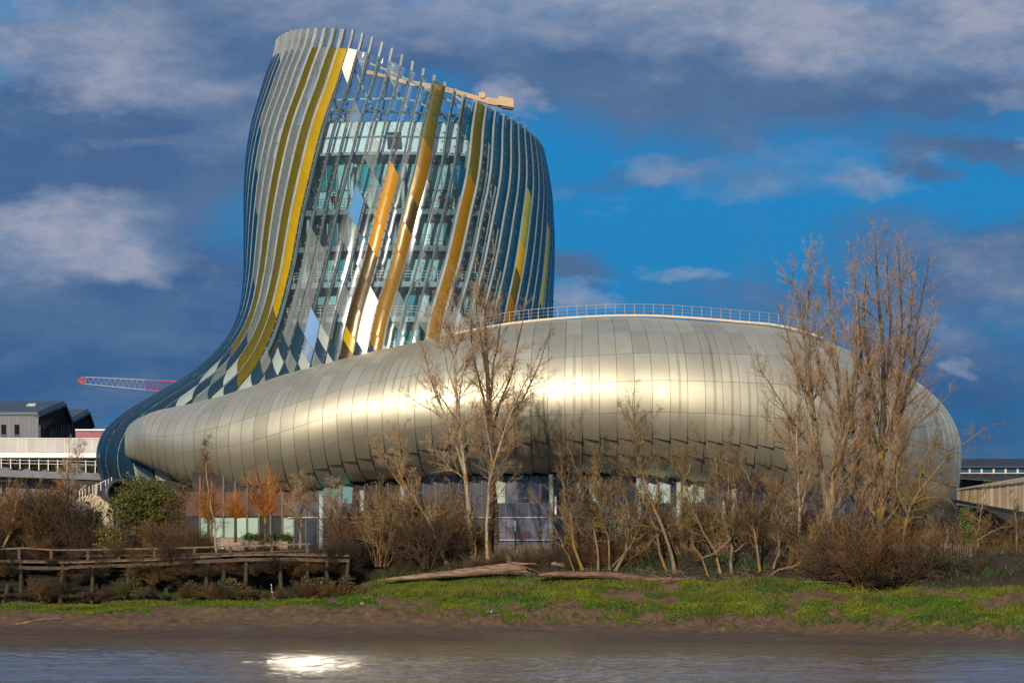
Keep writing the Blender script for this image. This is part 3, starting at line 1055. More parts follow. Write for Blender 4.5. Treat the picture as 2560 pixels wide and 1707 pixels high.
def build_ribs():
    M_POLE = MAT('pale_wood_grey_fin', (0.31, 0.35, 0.36), (0.23, 0.27, 0.28), 0.6, scale=0.7)
    M_FIN = MAT('pale_steel_fin', (0.27, 0.32, 0.34), (0.20, 0.25, 0.27), 0.5, scale=0.5)
    clips = MB()
    edge = []
    for k in range(-36, 36):
        th = k * STEP
        thn = ((th + 180) % 360) - 180
        top = float(rim(thn)) - float(pole_up(thn))
        dev0 = thn
        front = -110 < thn < 112
        y_end = (1240 if thn < -30 else 1000) if front else 420
        if thn > 0 and front: y_end = 900
        ys = np.linspace(top, float(rim(thn)), 3)[:-1]
        ys = np.concatenate([ys, np.arange(float(rim(thn)), y_end, 22.0)])
        rm = float(rim(thn))
        if front and (thn < -22 or thn > 38):
            lo_ = 0.30 if thn < -22 else 0.26
            wd = np.interp(ys, [rm - 2, rm + 6, 780, 900], [0.46 if thn < -22 else 0.3, lo_, lo_, 0.11])
            ro = np.interp(ys, [rm, 760, 880], [0.12, 0.12, 0.05])
        else:
            wd = 0.24 if front else 0.16; ro = -0.06
        V, F = rib_strip(thn, ys, -0.42, ro, wd)
        me = mesh_np('rib', V, F)
        link('rib', me, M_POLE if thn < 12 and thn > -100 and False else (M_FIN if thn > -2 else M_POLE), museum)
        if front and k > -23:
            wide = thn < -22 or thn > 38
            V, F = rib_strip(thn + (1.05 if thn < -22 else (0.85 if wide else 0)), ys[2:], -0.05, 0.10 if wide else 0.05, 0.24 if thn < -22 else (0.16 if wide else 0.11))
            edge.append((V, F))
            for y in np.arange(float(rim(thn)) + 8, min(y_end, 900), 22.0):
                p = loft(thn + (1.5 if abs(thn) > 22 else 0), y, 0.10)
                clips.box((p[0], p[1], p[2]), (0.16, 0.12, 0.16))
    Vs, Fs, b = [], [], 0
    for V, F in edge:
        Vs.append(V); Fs.append(F + b); b += len(V)
    prop(link('glazing_gaskets', mesh_np('glazing_gaskets', np.concatenate(Vs), np.concatenate(Fs)), M_DKSTEEL, museum), kind='stuff')
    prop(clips.build('glazing_clips', M_DKSTEEL, museum), kind='stuff')
    # slanting joints as thin dark lines behind the glass edges
    Vs, Fs, b = [], [], 0
    for k in range(-22, 22):
        for j in range(-40, 60):
            y0 = j * VSP + k * DROP
            if y0 < float(rim(k * STEP)) + 6 or y0 > 1200: continue
            u = np.linspace(0, 1, 4)
            P = loft(k * STEP + STEP * u, y0 + DROP * u, 0.09 + 0.11 * np.sin(np.pi * u))
            c = P[1]
            px = 1280 + FOC * c[0] / c[1]; py = HOR - FOC * (c[2] - CAMZ) / c[1]
            if px > 352 and py > metal_top_y(px) + 30: continue
            up = np.array([0, 0, 0.022])
            V = np.stack([P + up, P - up], 1).reshape(-1, 3)
            i = np.arange(3) * 2
            F = np.stack([i, i + 1, i + 3, i + 2], -1)
            Vs.append(V); Fs.append(F + b); b += len(V)
    prop(link('slanting_joints', mesh_np('slanting_joints', np.concatenate(Vs), np.concatenate(Fs)), M_DKSTEEL, museum), kind='stuff')


build_ribs()


def build_foot_backing():
    """dark sheet added inside the flared foot so that it looks dark"""
    th = np.arange(-120, 20.1, 5.0); ys = np.arange(770, 1241, 20.0)
    U, V = np.meshgrid(th, ys, indexing='ij')
    P = loft(U, V, -1.0)
    n, m = U.shape
    idx = np.arange(n * m).reshape(n, m)
    F = np.stack([idx[:-1, :-1], idx[:-1, 1:], idx[1:, 1:], idx[1:, :-1]], -1).reshape(-1, 4)
    link('foot_dark_backing', mesh_np('foot_dark_backing', P.reshape(-1, 3), F, True), MAT('backing_blue_black', (0.022, 0.034, 0.045), (0.012, 0.018, 0.026), 0.6), museum)  # added sheet: darkens the hollow foot seen through the glass


build_foot_backing()


def inner(th, y, s, dz=0.0):
    """point on an ellipse inside the tower, th measured from the river side without twist"""
    L, Rr = base_left(y), hermite(y, R_Y, R_X)
    b = float(hermite(y, B_Y, B_V))
    cx, A = ((L + Rr) / 2 - 1280) / FOC * TY, (Rr - L) / 2 / FOC * TY
    a = R(th)
    return Vector((float(cx + A * s * math.sin(a)), TY - b * s * math.cos(a), float(CAMZ + (HOR - y) / FOC * (TY - 8)) + dz))


def build_core():
    M_WHITE = MAT('white_render', (0.62, 0.67, 0.68), (0.54, 0.59, 0.61), 0.6, scale=0.8)
    M_SLAB = MAT('floor_edge', (0.10, 0.11, 0.12), (0.14, 0.15, 0.15), 0.6)
    M_SLABW = MAT('pale_floor_edge', (0.28, 0.31, 0.32), (0.21, 0.24, 0.25), 0.6)
    M_SOFF = MAT('grey_soffit', (0.13, 0.15, 0.16), (0.10, 0.12, 0.13), 0.6)
    M_TEAL = MAT('teal_window', (0.030, 0.25, 0.29), (0.012, 0.13, 0.17), 0.12, spec=0.8, scale=0.4)
    M_CURT = MAT('pale_curtain', (0.32, 0.52, 0.53), (0.20, 0.38, 0.40), 0.5, scale=2.0, stretch=(6, 6, 0.3))
    M_DARKW = MAT('dark_window', (0.010, 0.016, 0.022), (0.020, 0.030, 0.036), 0.1, spec=0.8)
    M_MUL = MAT('window_mullion', (0.09, 0.10, 0.10), (0.12, 0.13, 0.13), 0.4)

    def band(name, y0, y1, s0, mat, th=(-100, 100), n=40, s1=None, thick=0.3):
        s1 = s0 if s1 is None else s1
        V, F = [], []
        for i in range(n + 1):
            a = th[0] + (th[1] - th[0]) * i / n
            for (y, s) in ((y0, s0), (y1, s1), (y1, s1 - 0.03), (y0, s0 - 0.03)):
                V.append(inner(a, y, s))
        for i in range(n):
            for j in range(4):
                F.append((i * 4 + j, i * 4 + (j + 1) % 4, (i + 1) * 4 + (j + 1) % 4, (i + 1) * 4 + j))
        link(name, mesh_np(name, np.array([tuple(v) for v in V]), np.array(F), False), mat, museum)

    def slab(name, y, s, mat, t=0.55):
        m = MB()
        n = 44
        m.prism([inner(360 * i / n, y, s) for i in range(n)], (0, 0, t))
        m.build(name, mat, museum)
    # upper drum, soffit and belvedere
    band('drum_wall', 318, 395, 0.90, M_WHITE, (-180, 180), 72)
    band('drum_cornice', 392, 399, 0.935, M_SLABW, (-180, 180), 72)
    band('drum_soffit', 399, 418, 0.925, M_SOFF, (-180, 180), 72, s1=0.80)
    band('drum_string_course', 352, 355, 0.915, M_SLABW, (-180, 180), 72)
    m = MB(); m.prism([inner(360 * i / 44, 322, 0.885) for i in range(44)], (0, 0, 0.3)); m.build('drum_roof', M_SOFF, museum)
    # dark doorway on the drum
    m = MB()
    a0, a1 = -2, 4
    m.add([inner(a0, 385, 0.906), inner(a1, 385, 0.906), inner(a1, 343, 0.906), inner(a0, 343, 0.906), inner(a0, 385, 0.88), inner(a1, 385, 0.88), inner(a1, 343, 0.88), inner(a0, 343, 0.88)],
          [(0, 1, 2, 3), (1, 0, 4, 5), (2, 1, 5, 6), (3, 2, 6, 7), (0, 3, 7, 4), (4, 7, 6, 5)])
    m.build('drum_door', MAT('plum_door', (0.05, 0.035, 0.05), None, 0.6), museum)
    # storeys: (top row, bottom row, scale of glazing, kinds)
    storeys = [(418, 533, 0.80), (548, 624, 0.80), (640, 716, 0.80), (728, 805, 0.80), (816, 890, 0.80), (902, 965, 0.80)]
    npane = 0
    for si, (y0, y1, s) in enumerate(storeys):
        dth = 5.5
        rr = random.Random(50 + si)
        rows = [(y0, y1)] if si else [(418, 480), (483, 533)]
        mull = MB()
        for (a, b) in rows:
            for th in np.arange(-88, 88, dth):
                P = [inner(th + 0.3, b, s), inner(th + dth - 0.3, b, s), inner(th + dth - 0.3, a, s), inner(th + 0.3, a, s)]
                px = 1280 + FOC * P[0].x / P[0].y
                if b > metal_top_y(min(px, 1380)) + 60: continue
                m = MB(); m.prism(P, (0, 0.06, 0))
                r = rr.random()
                if si == 0:
                    mt = M_TEAL if r < 0.55 else M_CURT
                else:
                    mt = M_CURT if r < 0.32 else (M_TEAL if r < 0.6 else M_DARKW)
                m.build('window_pane', mt, museum); npane += 1
        for th in np.arange(-88, 92, dth):
            mull.bar(inner(th, y1, s + 0.006), inner(th, y0, s + 0.006), 0.12)
        if len(rows) > 1:
            for th in np.arange(-88, 86, dth):
                mull.bar(inner(th, 481.5, s + 0.004), inner(th + dth, 481.5, s + 0.004), 0.14)
        prop(mull.build('window_mullions', M_MUL, museum), kind='stuff')
    for i, (y, s, mt) in enumerate(((546, 0.955, M_SLAB), (637, 0.955, M_SLAB), (727, 0.95, M_SLABW), (814, 0.95, M_SLABW), (901, 0.84, M_SLABW))):
        slab('floor_slab', y, s, mt)
        rl = MB()
        n = 60
        pts = [inner(-100 + 200 * j / n, y, s - 0.01, 0.55) for j in range(n + 1)]
        for h in (1.1, 0.8, 0.5):
            rl.path([p + Vector((0, 0, h)) for p in pts], 0.05)
        for p in pts: rl.bar(p, p + Vector((0, 0, 1.1)), 0.05)
        prop(rl.build('balcony_railing', M_STEEL if i > 1 else M_DKSTEEL, museum), kind='stuff')
    # inner core wall so that one cannot look straight through the storeys
    band('core_wall', 410, 985, 0.74, MAT('core_dark_wall', (0.03, 0.04, 0.045), (0.05, 0.06, 0.06), 0.6), (-180, 180), 60)
    # round columns by the edge of the floors
    for th in (-62, -40, -18, 4, 26, 48, 70):
        m = MB(); m.bar(inner(th, 720, 0.865), inner(th, 418, 0.865), 0.42, n=10)
        m.build('round_column', MAT_COL, museum, smooth=False)
    # steel above the roof: ring beams and V struts up to the rim
    M_ST = MAT('roof_steel_pale', (0.46, 0.46, 0.44), (0.40, 0.40, 0.39), 0.5)
    M_SB = MAT('roof_steel_blue_grey', (0.10, 0.14, 0.18), (0.13, 0.17, 0.2), 0.5)
    def ring(name, f, out_, w, mat, a=-150, b=120):
        m = MB()
        pts = [Vector(loft(t, f(t), out_).tolist()) for t in np.arange(a, b, 5.0)]
        m.path(pts, w, n=6)
        m.build(name, mat, museum)
    ring('rim_ring_beam', lambda t: float(rim(t)) + 22, -0.95, 0.26, M_ST)
    ring('middle_ring_beam', lambda t: max(float(rim(t)) + 60, 262), -1.1, 0.22, M_ST, -120, 30)
    ring('lower_ring_beam', lambda t: max(float(rim(t)) + 34, 292 + 0.25 * t), -1.3, 0.30, M_SB, -20, 110)
    for t in (-70, -48, -28, -10, 8, 26, 44):
        base = inner(t + 4, 322, 0.80)
        for dt in (-9, 11):
            top = Vector(loft(t + dt, float(rim(t + dt)) + 24, -0.95).tolist())
            m = MB(); m.bar(base, top, 0.24, n=6)
            m.build('bracing_strut', M_ST if dt < 0 else M_SB, museum)
    rl = MB()
    pts = [inner(-100 + 200 * j / 50, 320, 0.88) for j in range(51)]
    for h in (1.1, 0.6): rl.path([p + Vector((0, 0, h)) for p in pts], 0.05)
    for p in pts[::2]: rl.bar(p, p + Vector((0, 0, 1.1)), 0.05)
    prop(rl.build('roof_railing', M_SB, museum), kind='stuff')
    # access cradles on the roof
    for cx in (1163, 1216):
        m = MB()
        b = at(cx, 318, 402)
        for dx in (-0.75, 0.75):
            for dy in (-0.5, 0.5):
                m.bar(b + Vector((dx, dy, 0)), b + Vector((dx, dy, 2.0)), 0.07)
        for h in (0.1, 0.7, 1.3, 2.0):
            for dy in (-0.5, 0.5):
                m.bar(b + Vector((-0.75, dy, h)), b + Vector((0.75, dy, h)), 0.06)
        m.box(b + Vector((0, 0, 0.3)), (1.2, 0.9, 0.5), m=0)
        m.build('roof_cradle', MAT('cradle_tan', (0.26, 0.21, 0.16), None, 0.6), museum)


MAT_COL = MAT('grey_green_column', (0.30, 0.36, 0.34), (0.26, 0.31, 0.30), 0.5)
build_core()


def build_roof_crane():
    M_T = MAT('tan_paint', (0.44, 0.30, 0.175), (0.38, 0.26, 0.15), 0.5, scale=0.6)
    c = empty('maintenance_crane', at(1130, 330, 403))
    prop(c, 'beige window cleaning crane lying across the top of the glass tower with a boxy end', 'maintenance crane')
    Y = 403.0
    m = MB()
    up = [(905, 172), (975, 190), (1010, 199), (1100, 213), (1165, 232), (1215, 246)]
    lo = [(905, 183), (975, 197), (1015, 212), (1100, 227), (1165, 243), (1215, 258)]
    for i in range(len(up) - 1):
        a, b, cc, d = at(*lo[i], Y), at(*lo[i + 1], Y), at(*up[i + 1], Y), at(*up[i], Y)
        m.prism([a, b, cc, d], (0, 0.7, 0))
    m.build('boom', M_T, c)
    m = MB()
    m.prism([at(1215, 259, Y - .15), at(1262, 268, Y - .15), at(1262, 249, Y - .15), at(1215, 243, Y - .15)], (0, 1.0, 0))
    m.build('arm', M_T, c)
    m = MB()
    m.prism([at(1243, 262, Y - .5), at(1284, 269, Y - .5), at(1284, 247, Y - .5), at(1247, 240, Y - .5)], (0, 2.0, 0))
    m.build('counterweight_box', M_T, c)
    m = MB()
    m.prism([at(1255, 269, Y - .3), at(1281, 273, Y - .3), at(1284, 268, Y - .3), at(1255, 262, Y - .3)], (0, 1.5, 0))
    m.build('box_underside', M_DKSTEEL, c)
    m = MB()
    p = at(1206, 238, Y - .2)
    m.bar(p, p + Vector((0, 1.2, 0)), 0.7, n=10)
    m.box(at(1203, 238, Y + .4), (0.5, 0.5, 0.5))
    m.build('winch', M_T, c)
    m = MB()
    m.bar(at(1135, 238, Y), at(1174, 268, Y), 0.22); m.build('brace', M_T, c)
    m = MB(); m.bar(at(1160, 240, Y + .3), at(1158, 322, Y + .3), 0.5); m.build('mast', M_T, c)


build_roof_crane()

# ---- the glazed ground floor under the body
def build_ground_floor():
    YF = 391.0
    M_LAV = MAT('lavender_reflecting_glass', (0.15, 0.16, 0.24), (0.085, 0.095, 0.15), 0.18, spec=0.9, scale=0.5)
    M_DKG = MAT('dark_reflecting_glass', (0.018, 0.020, 0.032), (0.040, 0.042, 0.056), 0.12, spec=0.9, scale=0.4)
    M_GREY = MAT('grey_blue_glass', (0.075, 0.085, 0.115), (0.045, 0.052, 0.075), 0.15, spec=0.9, scale=0.4)
    M_CUR = MAT('mint_curtain', (0.34, 0.46, 0.42), (0.22, 0.32, 0.31), 0.6, scale=1.5, stretch=(5, 5, 0.3))
    M_MINT = MAT('mint_glass', (0.28, 0.40, 0.34), (0.22, 0.33, 0.29), 0.3, scale=0.3)
    M_TEALP = MAT('teal_pane', (0.07, 0.16, 0.18), (0.10, 0.22, 0.24), 0.2, scale=0.3)
    M_NAVY = MAT('navy_glass', (0.014, 0.022, 0.060), (0.028, 0.036, 0.080), 0.12, spec=0.9, scale=0.4)
    M_WOOD = MAT('red_brown_boards', (0.075, 0.028, 0.016), (0.050, 0.020, 0.013), 0.6, scale=1.0, stretch=(1, 1, 8))
    M_MULL = MAT('facade_mullion', (0.045, 0.040, 0.045), (0.06, 0.05, 0.055), 0.4)
    M_FR = MAT('brown_frame', (0.060, 0.030, 0.022), (0.05, 0.025, 0.02), 0.5)
    up = [(790, 890, M_TEALP), (1050, 1240, M_GREY), (1240, 1262, M_CUR), (1262, 1376, M_LAV), (1376, 1450, M_DKG), (1450, 1500, M_CUR), (1500, 1580, M_NAVY), (1580, 1600, M_CUR), (1600, 1618, M_NAVY),
          (1618, 1662, M_CUR), (1662, 1700, M_NAVY), (1700, 1748, M_CUR), (1748, 2200, M_NAVY)]
    lo = [(500, 720, M_MINT), (720, 960, M_DKG), (960, 1225, M_GREY), (1225, 1380, M_LAV), (1380, 1484, M_DKG), (1484, 1545, M_MINT), (1545, 1620, M_GREY), (1620, 2200, M_DKG)]

    def kind(tab, px):
        for a, b, m in tab:
            if a <= px < b: return m
        return None
    zb = lambda y: CAMZ + (HOR - y) / FOC * YF
    xb = lambda p: (p - 1280) / FOC * YF
    rr = random.Random(4)
    for i, p in enumerate(np.arange(500, 2170, 29.4)):
        for (a, b, tab, nm) in ((1190, 1257, up, 'upper_window_pane'), (1259, 1291, None, 'spandrel_panel'), (1294, 1372 if p > 720 else 1343, lo, 'lower_window_pane')):
            mt = kind(tab, p + 10) if tab else (M_GREY if p > 720 else None)
            if mt is None: continue
            if tab is lo and 620 < p < 690: continue
            if rr.random() < 0.12 and tab and mt in (M_LAV, M_GREY): mt = M_DKG
            top = a
            m = MB()
            j = rr.uniform(-0.02, 0.02)
            x0, x1, z0, z1 = xb(p + 1.2), xb(p + 28.2), zb(b), zb(top)
            m.add([(x0, YF + j, z0), (x1, YF - j, z0), (x1, YF - j, z1), (x0, YF + j, z1), (x0, YF + .08, z0), (x1, YF + .08, z0), (x1, YF + .08, z1), (x0, YF + .08, z1)],
                  [(0, 1, 2, 3), (1, 5, 6, 2), (4, 0, 3, 7), (3, 2, 6, 7), (4, 5, 1, 0), (5, 4, 7, 6)])
            m.build(nm, mt, museum)
    mu = MB()
    for p in np.arange(500, 2200, 29.4):
        mu.box((xb(p), YF - 0.03, (GZ + zb(1190)) / 2), (0.13 if p > 720 else 0.2, 0.22, zb(1190) - GZ))
    for y in (1258, 1292.5):
        mu.box(((xb(720) + xb(2200)) / 2, YF - 0.02, zb(y)), (xb(2200) - xb(720), 0.16, 0.12))
    prop(mu.build('facade_mullions', M_MULL, museum), kind='stuff')
    m = MB(); m.box(((xb(720) + xb(1620)) / 2, YF - 0.22, zb(1293)), (xb(1620) - xb(720), 0.2, 0.07)); m.build('white_ledge', M_STEEL, museum)
    m = MB(); m.box(((xb(1215) + xb(1385)) / 2, YF - 0.3, zb(1349)), (xb(1385) - xb(1215), 0.12, 0.09)); m.build('white_guard_rail', M_STEEL, museum)
    # dark room behind and the boarded upper part on the left
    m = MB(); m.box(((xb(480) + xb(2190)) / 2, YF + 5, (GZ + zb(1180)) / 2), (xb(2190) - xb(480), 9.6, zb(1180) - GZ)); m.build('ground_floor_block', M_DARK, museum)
    for i, y in enumerate(np.arange(1232, 1292, 5.0)):
        m = MB(); m.box(((xb(440) + xb(1050)) / 2, YF + 0.06, zb(y)), (xb(1050) - xb(440), 0.08 + 0.02 * (i % 2), 0.195)); m.build('cladding_board', M_WOOD, museum)
    m = MB(); m.box(((xb(500) + xb(720)) / 2, YF - 0.1, zb(1360)), (xb(720) - xb(500), 0.4, 1.3)); m.build('plinth', MAT('beige_plinth', (0.24, 0.19, 0.15), (0.19, 0.15, 0.12), 0.8), museum)
    m = MB(); m.box((xb(655), YF + 0.2, zb(1325)), (2.4, 0.2, 1.9)); m.build('dark_doorway', M_DARK, museum)
    for p, y0 in ((803, 1235), (905, 1225), (1007, 1215), (1378, 1185), (1597, 1195), (1697, 1205), (1835, 1222), (1978, 1250)):
        m = MB(); m.bar(((p - 1280) / FOC * 386.5, 386.5, GZ - .1), ((p - 1280) / FOC * 386.5, 386.5, CAMZ + (HOR - y0) / FOC * 386.5), 0.5, n=14)
        o = m.build('ground_column', MAT_COL, museum)
        for f in o.data.polygons: f.use_smooth = len(f.vertices) == 4
    # round mouth of the passage at the left foot
    m = MB()
    c = at(297, 1232, 396)
    ax = Vector((0.55, -0.8, 0.0)).normalized(); sx = Vector((0.8, 0.55, 0)); sz = Vector((0, 0, 1))
    n = 22
    rings = []
    for (rad, d) in ((1.45, 0.1), (1.55, 0.35), (1.30, 0.5), (1.12, 0.35), (1.05, -0.1), (1.0, -2.5)):
        rings.append([c + ax * d + sx * (math.cos(2 * math.pi * i / n) * rad * 1.25) + sz * (math.sin(2 * math.pi * i / n) * rad) for i in range(n)])
    vs = [p for r_ in rings for p in r_]
    fs = [[k * n + i, k * n + (i + 1) % n, (k + 1) * n + (i + 1) % n, (k + 1) * n + i] for k in range(len(rings) - 1) for i in range(n)]
    fs.append([5 * n + i for i in range(n)])
    m.add(vs, fs)
    m.build('round_passage_mouth', M_DKSTEEL, museum, smooth=True)
    # dark wall that carries the left end
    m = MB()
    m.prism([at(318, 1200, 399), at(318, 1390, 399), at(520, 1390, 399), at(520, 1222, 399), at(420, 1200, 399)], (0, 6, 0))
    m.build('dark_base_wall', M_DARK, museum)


build_ground_floor()


# ================================================================== neighbours on the left
def box_px(m, x0, x1, y0, y1, Y, d, mi=0):
    a, b = at(x0, y1, Y), at(x1, y0, Y)
    m.box(((a.x + b.x) / 2, Y + d / 2, (a.z + b.z) / 2), (b.x - a.x, d, b.z - a.z), m=mi)
    return m


def build_left():
    grey = MAT('grey_metal_cladding', (0.13, 0.14, 0.165), (0.115, 0.125, 0.15), 0.6, scale=0.6)
    slate = MAT('blue_grey_roofing', (0.035, 0.06, 0.095), (0.045, 0.075, 0.11), 0.45, scale=0.4)
    wood = MAT('dark_wood_gable', (0.014, 0.009, 0.009), (0.022, 0.014, 0.012), 0.8)
    fin = MAT('teal_fin', (0.03, 0.09, 0.12), (0.015, 0.05, 0.08), 0.3)
    win = MAT('black_window', (0.006, 0.008, 0.012), None, 0.1)
    b = empty('gabled_building', at(80, HOR, 440).to_tuple()); b.location.z = GZ
    prop(b, 'grey clad building with two dark sawtooth gables and a slate roof', 'building')
    Y = 440
    m = MB(); box_px(m, -160, 93, 1037, 1380, Y, 10); m.build('front_wall', grey, b)
    for i, p in enumerate(np.arange(-158, 93, 9.8)):
        m = MB(); box_px(m, p, p + 9.2, 1037.5, 1096, Y - 0.05, 0.05); m.build('cladding_panel', grey, b)
    for p in (3, 36, -60):
        w = MB(); box_px(w, p, p + 12.5, 1061, 1090, Y - 0.09, 0.06); wo = w.build('window', win, b)
        s_ = MB(); box_px(s_, p, p + 12.5, 1086, 1088, Y - 0.2, 0.12); s_.build('sill', grey, wo)
    m = MB()      # roof slope towards the river and its edge board
    A, B_, C_, D_ = at(-160, 1037, Y - .3), at(94, 1037, Y - .3), at(160, 1009.5, 446), at(-160, 1010, 446)
    m.prism([A, B_, C_, D_], (0, 0, 0.35)); m.build('front_roof_slope', slate, b)
    m = MB(); m.prism([at(160, 1009.5, 446), at(-160, 1010, 446), at(-160, 1052, 453), at(177, 1052, 453)], (0, 0, 0.35)); m.build('back_roof_slope', slate, b)
    m = MB(); m.prism([at(177, 1052, 453), at(120, 1052, 453), at(120, 1030, 458), at(220, 1029, 458)], (0, 0, 0.3)); m.build('second_roof_slope', slate, b)
    m = MB(); m.prism([at(220, 1029, 458), at(120, 1030, 458), at(120, 1065, 462), at(232, 1065, 462)], (0, 0, 0.3)); m.build('second_back_slope', slate, b)
    m = MB()
    m.prism([at(94, 1038, 440), at(94, 1100, 440), at(188, 1100, 455), at(232, 1100, 462), at(232, 1064, 462), at(220, 1030, 458), at(177, 1053, 453), at(160, 1011, 446)], (-1.0, 0.3, 0)); m.build('gable_wall', wood, b)
    m = MB()
    for (p, q) in (((93, 1038, 439.8), (160, 1011, 445.8)), ((160, 1011, 445.8), (177, 1054, 452.8)), ((177, 1054, 452.8), (220, 1031, 457.8)), ((220, 1031, 457.8), (232, 1066, 461.8))):
        m.bar(at(*p), at(*q), 0.5, 0.35)
    m.build('verge_board', slate, b)
    rr = random.Random(3)
    for i, p in enumerate(np.arange(98, 188, 6.6)):
        Yp = 439.6 + (p - 94) / 138 * 22
        m = MB(); box_px(m, p, p + rr.uniform(2.5, 4.8), 1062 + rr.uniform(0, 2), 1094, Yp, 0.12); m.build('window_fin', fin if rr.random() < 0.6 else grey, b)
    m = MB(); m.prism([at(66, 1021, 443.2), at(88, 1020, 443.2), at(92, 1016, 444.2), at(72, 1016, 444.2)], (0, 0, 0.4)); m.build('skylight', M_STEEL, b)
    # pink block
    b = empty('pink_block', at(230, HOR, 436).to_tuple()); b.location.z = GZ
    prop(b, 'small pink rendered block with a white coping beside the dark gables', 'building')
    m = MB(); box_px(m, 189, 330, 1076, 1380, 436, 6); m.build('wall', MAT('pink_render', (0.30, 0.115, 0.15), (0.26, 0.10, 0.13), 0.7, scale=0.4), b)
    m = MB(); box_px(m, 188, 332, 1072.5, 1076, 435.7, 6.6); m.build('coping', MAT('white_paint', (0.8, 0.8, 0.8), (0.72, 0.72, 0.73), 0.5), b)
    # white terrace building
    white = MAT('terrace_white', (0.78, 0.76, 0.76), (0.70, 0.69, 0.70), 0.5, scale=0.5)
    screen = MAT('perforated_screen', (0.44, 0.43, 0.43), (0.36, 0.355, 0.36), 0.5, scale=0.25)
    conc = MAT('blue_grey_concrete', (0.15, 0.165, 0.20), (0.12, 0.13, 0.16), 0.7, scale=0.5)
    b = empty('terrace_building', at(110, HOR, 430).to_tuple()); b.location.z = GZ
    prop(b, 'long white balcony building with a pale perforated screen above a white slab', 'building')
    Y = 430
    m = MB(); box_px(m, -200, 300, 1131, 1143.5, Y - 1.5, 8); m.build('balcony_slab', white, b)
    m = MB(); box_px(m, -200, 300, 1143.5, 1380, Y + 1, 6); m.build('rear_wall', conc, b)
    for p in np.arange(-191, 290, 23.5):
        m = MB(); box_px(m, p + .7, p + 22.8, 1096.5, 1130, Y - 1.35, 0.05); m.build('screen_panel', screen, b)
        m = MB(); box_px(m, p - .6, p + .6, 1095.5, 1131, Y - 1.42, 0.1); m.build('screen_post', white, b)
    m = MB(); box_px(m, -200, 300, 1094.5, 1096.5, Y - 1.45, 0.15); m.build('top_rail', white, b)
    rr = random.Random(8)
    for i, p in enumerate(np.arange(-190, 290, 23.5)):
        m = MB(); box_px(m, p + 1, p + 22, 1145, 1167, Y + 0.9, 0.06); m.build('loggia_pane', win if p < 95 else MAT_LAVW, b)
        m = MB(); box_px(m, p + 4, p + 5.8, 1146 + p * .02, 1169 + p * .06, Y - 2.4, 0.1); m.build('white_post', white, b)
    m = MB()
    for dy in (1149, 1157): m.bar(at(-190, dy - 3, Y - 2.4), at(290, dy + 5, Y - 2.4), 0.06)
    m.build('loggia_rail', M_STEEL, b)
    m = MB(); m.prism([at(-200, 1166, Y - 2.6), at(-200, 1184, Y - 2.6), at(262, 1200, Y - 2.6), at(262, 1183, Y - 2.6)], (0, 3.5, 0)); m.build('sloping_concrete_band', conc, b)
    m = MB(); m.prism([at(110, 1192, Y - 2.2), at(200, 1236, Y - 2.2), at(300, 1236, Y - 2.2), at(300, 1185, Y - 2.2)], (0, 3, 0)); m.build('brown_soffit', MAT('brown_soffit', (0.030, 0.022, 0.022), None, 0.7), b)
    for i, (p, q, a, bb, mt) in enumerate(((2, 19, 1181, 1197, win), (23, 39, 1182, 1197, win), (3, 17, 1210, 1240, win), (57, 66, 1184, 1218, conc), (81, 91, 1186, 1220, win), (105, 116, 1188, 1216, conc))):
        m = MB(); box_px(m, p, q, a, bb, Y + 0.85, 0.1); o = m.build('lower_window', mt, b)
        f = MB()
        for c_ in (p, q): box_px(f, c_ - .6, c_ + .6, a, bb, Y + .78, 0.12)
        f.build('frame', M_STEEL, o)
    m = MB(); box_px(m, 0, 40, 1198, 1204, Y + .5, 0.4); m.build('pale_lintel', white, b)
    # planting on the lower terrace
    V, F = [], []
    n = 2600
    pc = RNG.choice([20, 35, 70, 85, 110, 130, 150, 218, 235, 250], n) + RNG.normal(0, 6, n)
    py = 1166 - np.abs(RNG.normal(0, 7, n)) + (pc - 0) * 0.05
    P = np.stack([(pc - 1280) / FOC * (Y - 1.2), np.full(n, Y - 1.2) + RNG.uniform(-.5, .5, n), CAMZ + (HOR - py) / FOC * (Y - 1.2)], -1)
    V, F = leaves_at(P, 0.16)
    o = link('terrace_planting', mesh_np('terrace_planting', V, F), MAT('dark_leaves', (0.020, 0.040, 0.012), (0.035, 0.045, 0.016), 0.6)); prop(o, 'dark green hedge plants in a row behind the white terrace posts', 'planting', kind='stuff')
    # stone stair with its railing
    b = empty('stone_stair', at(235, 1300, 398).to_tuple())
    prop(b, 'pale stone stair with white railing posts climbing to the round passage', 'stair')
    stone = MAT('pale_stone', (0.52, 0.42, 0.30), (0.40, 0.33, 0.25), 0.7, scale=1.4)
    for i in range(13):
        x0 = 188 + i * 6.2
        m = MB(); box_px(m, x0, 283, 1246 - i * 2.0 - 0.0, 1252 - i * 2.0 + 1.4, 397.5 + i * .15, 3)
        m.build('step', stone, b)
    m = MB(); m.prism([at(222, 1250, 397), at(236, 1290, 397), at(250, 1312, 397), at(283, 1312, 397), at(283, 1240, 397), at(240, 1240, 397)], (0, 3, 0)); m.build('stair_wall', stone, b)
    for i, p in enumerate((199, 206, 213, 223, 232, 238, 242, 252, 264, 271, 279)):
        y = 1238 - (p - 199) * 0.42
        m = MB(); m.bar(at(p, y + 10, 396.8), at(p, y - 12, 396.8), 0.09); m.build('railing_post', M_STEEL, b)
    m = MB(); m.path([at(199, 1226, 396.8), at(214, 1212, 396.8), at(214, 1214, 396.8)], 0.06); m.bar(at(238, 1214, 396.8), at(264, 1200, 396.8), 0.06); m.build('handrail', M_STEEL, b)
    m = MB(); m.prism([at(250, 1305, 396), at(290, 1318, 396), at(400, 1338, 393), at(560, 1366, 390), at(560, 1372, 390), at(290, 1330, 396)], (0, 2, 0))
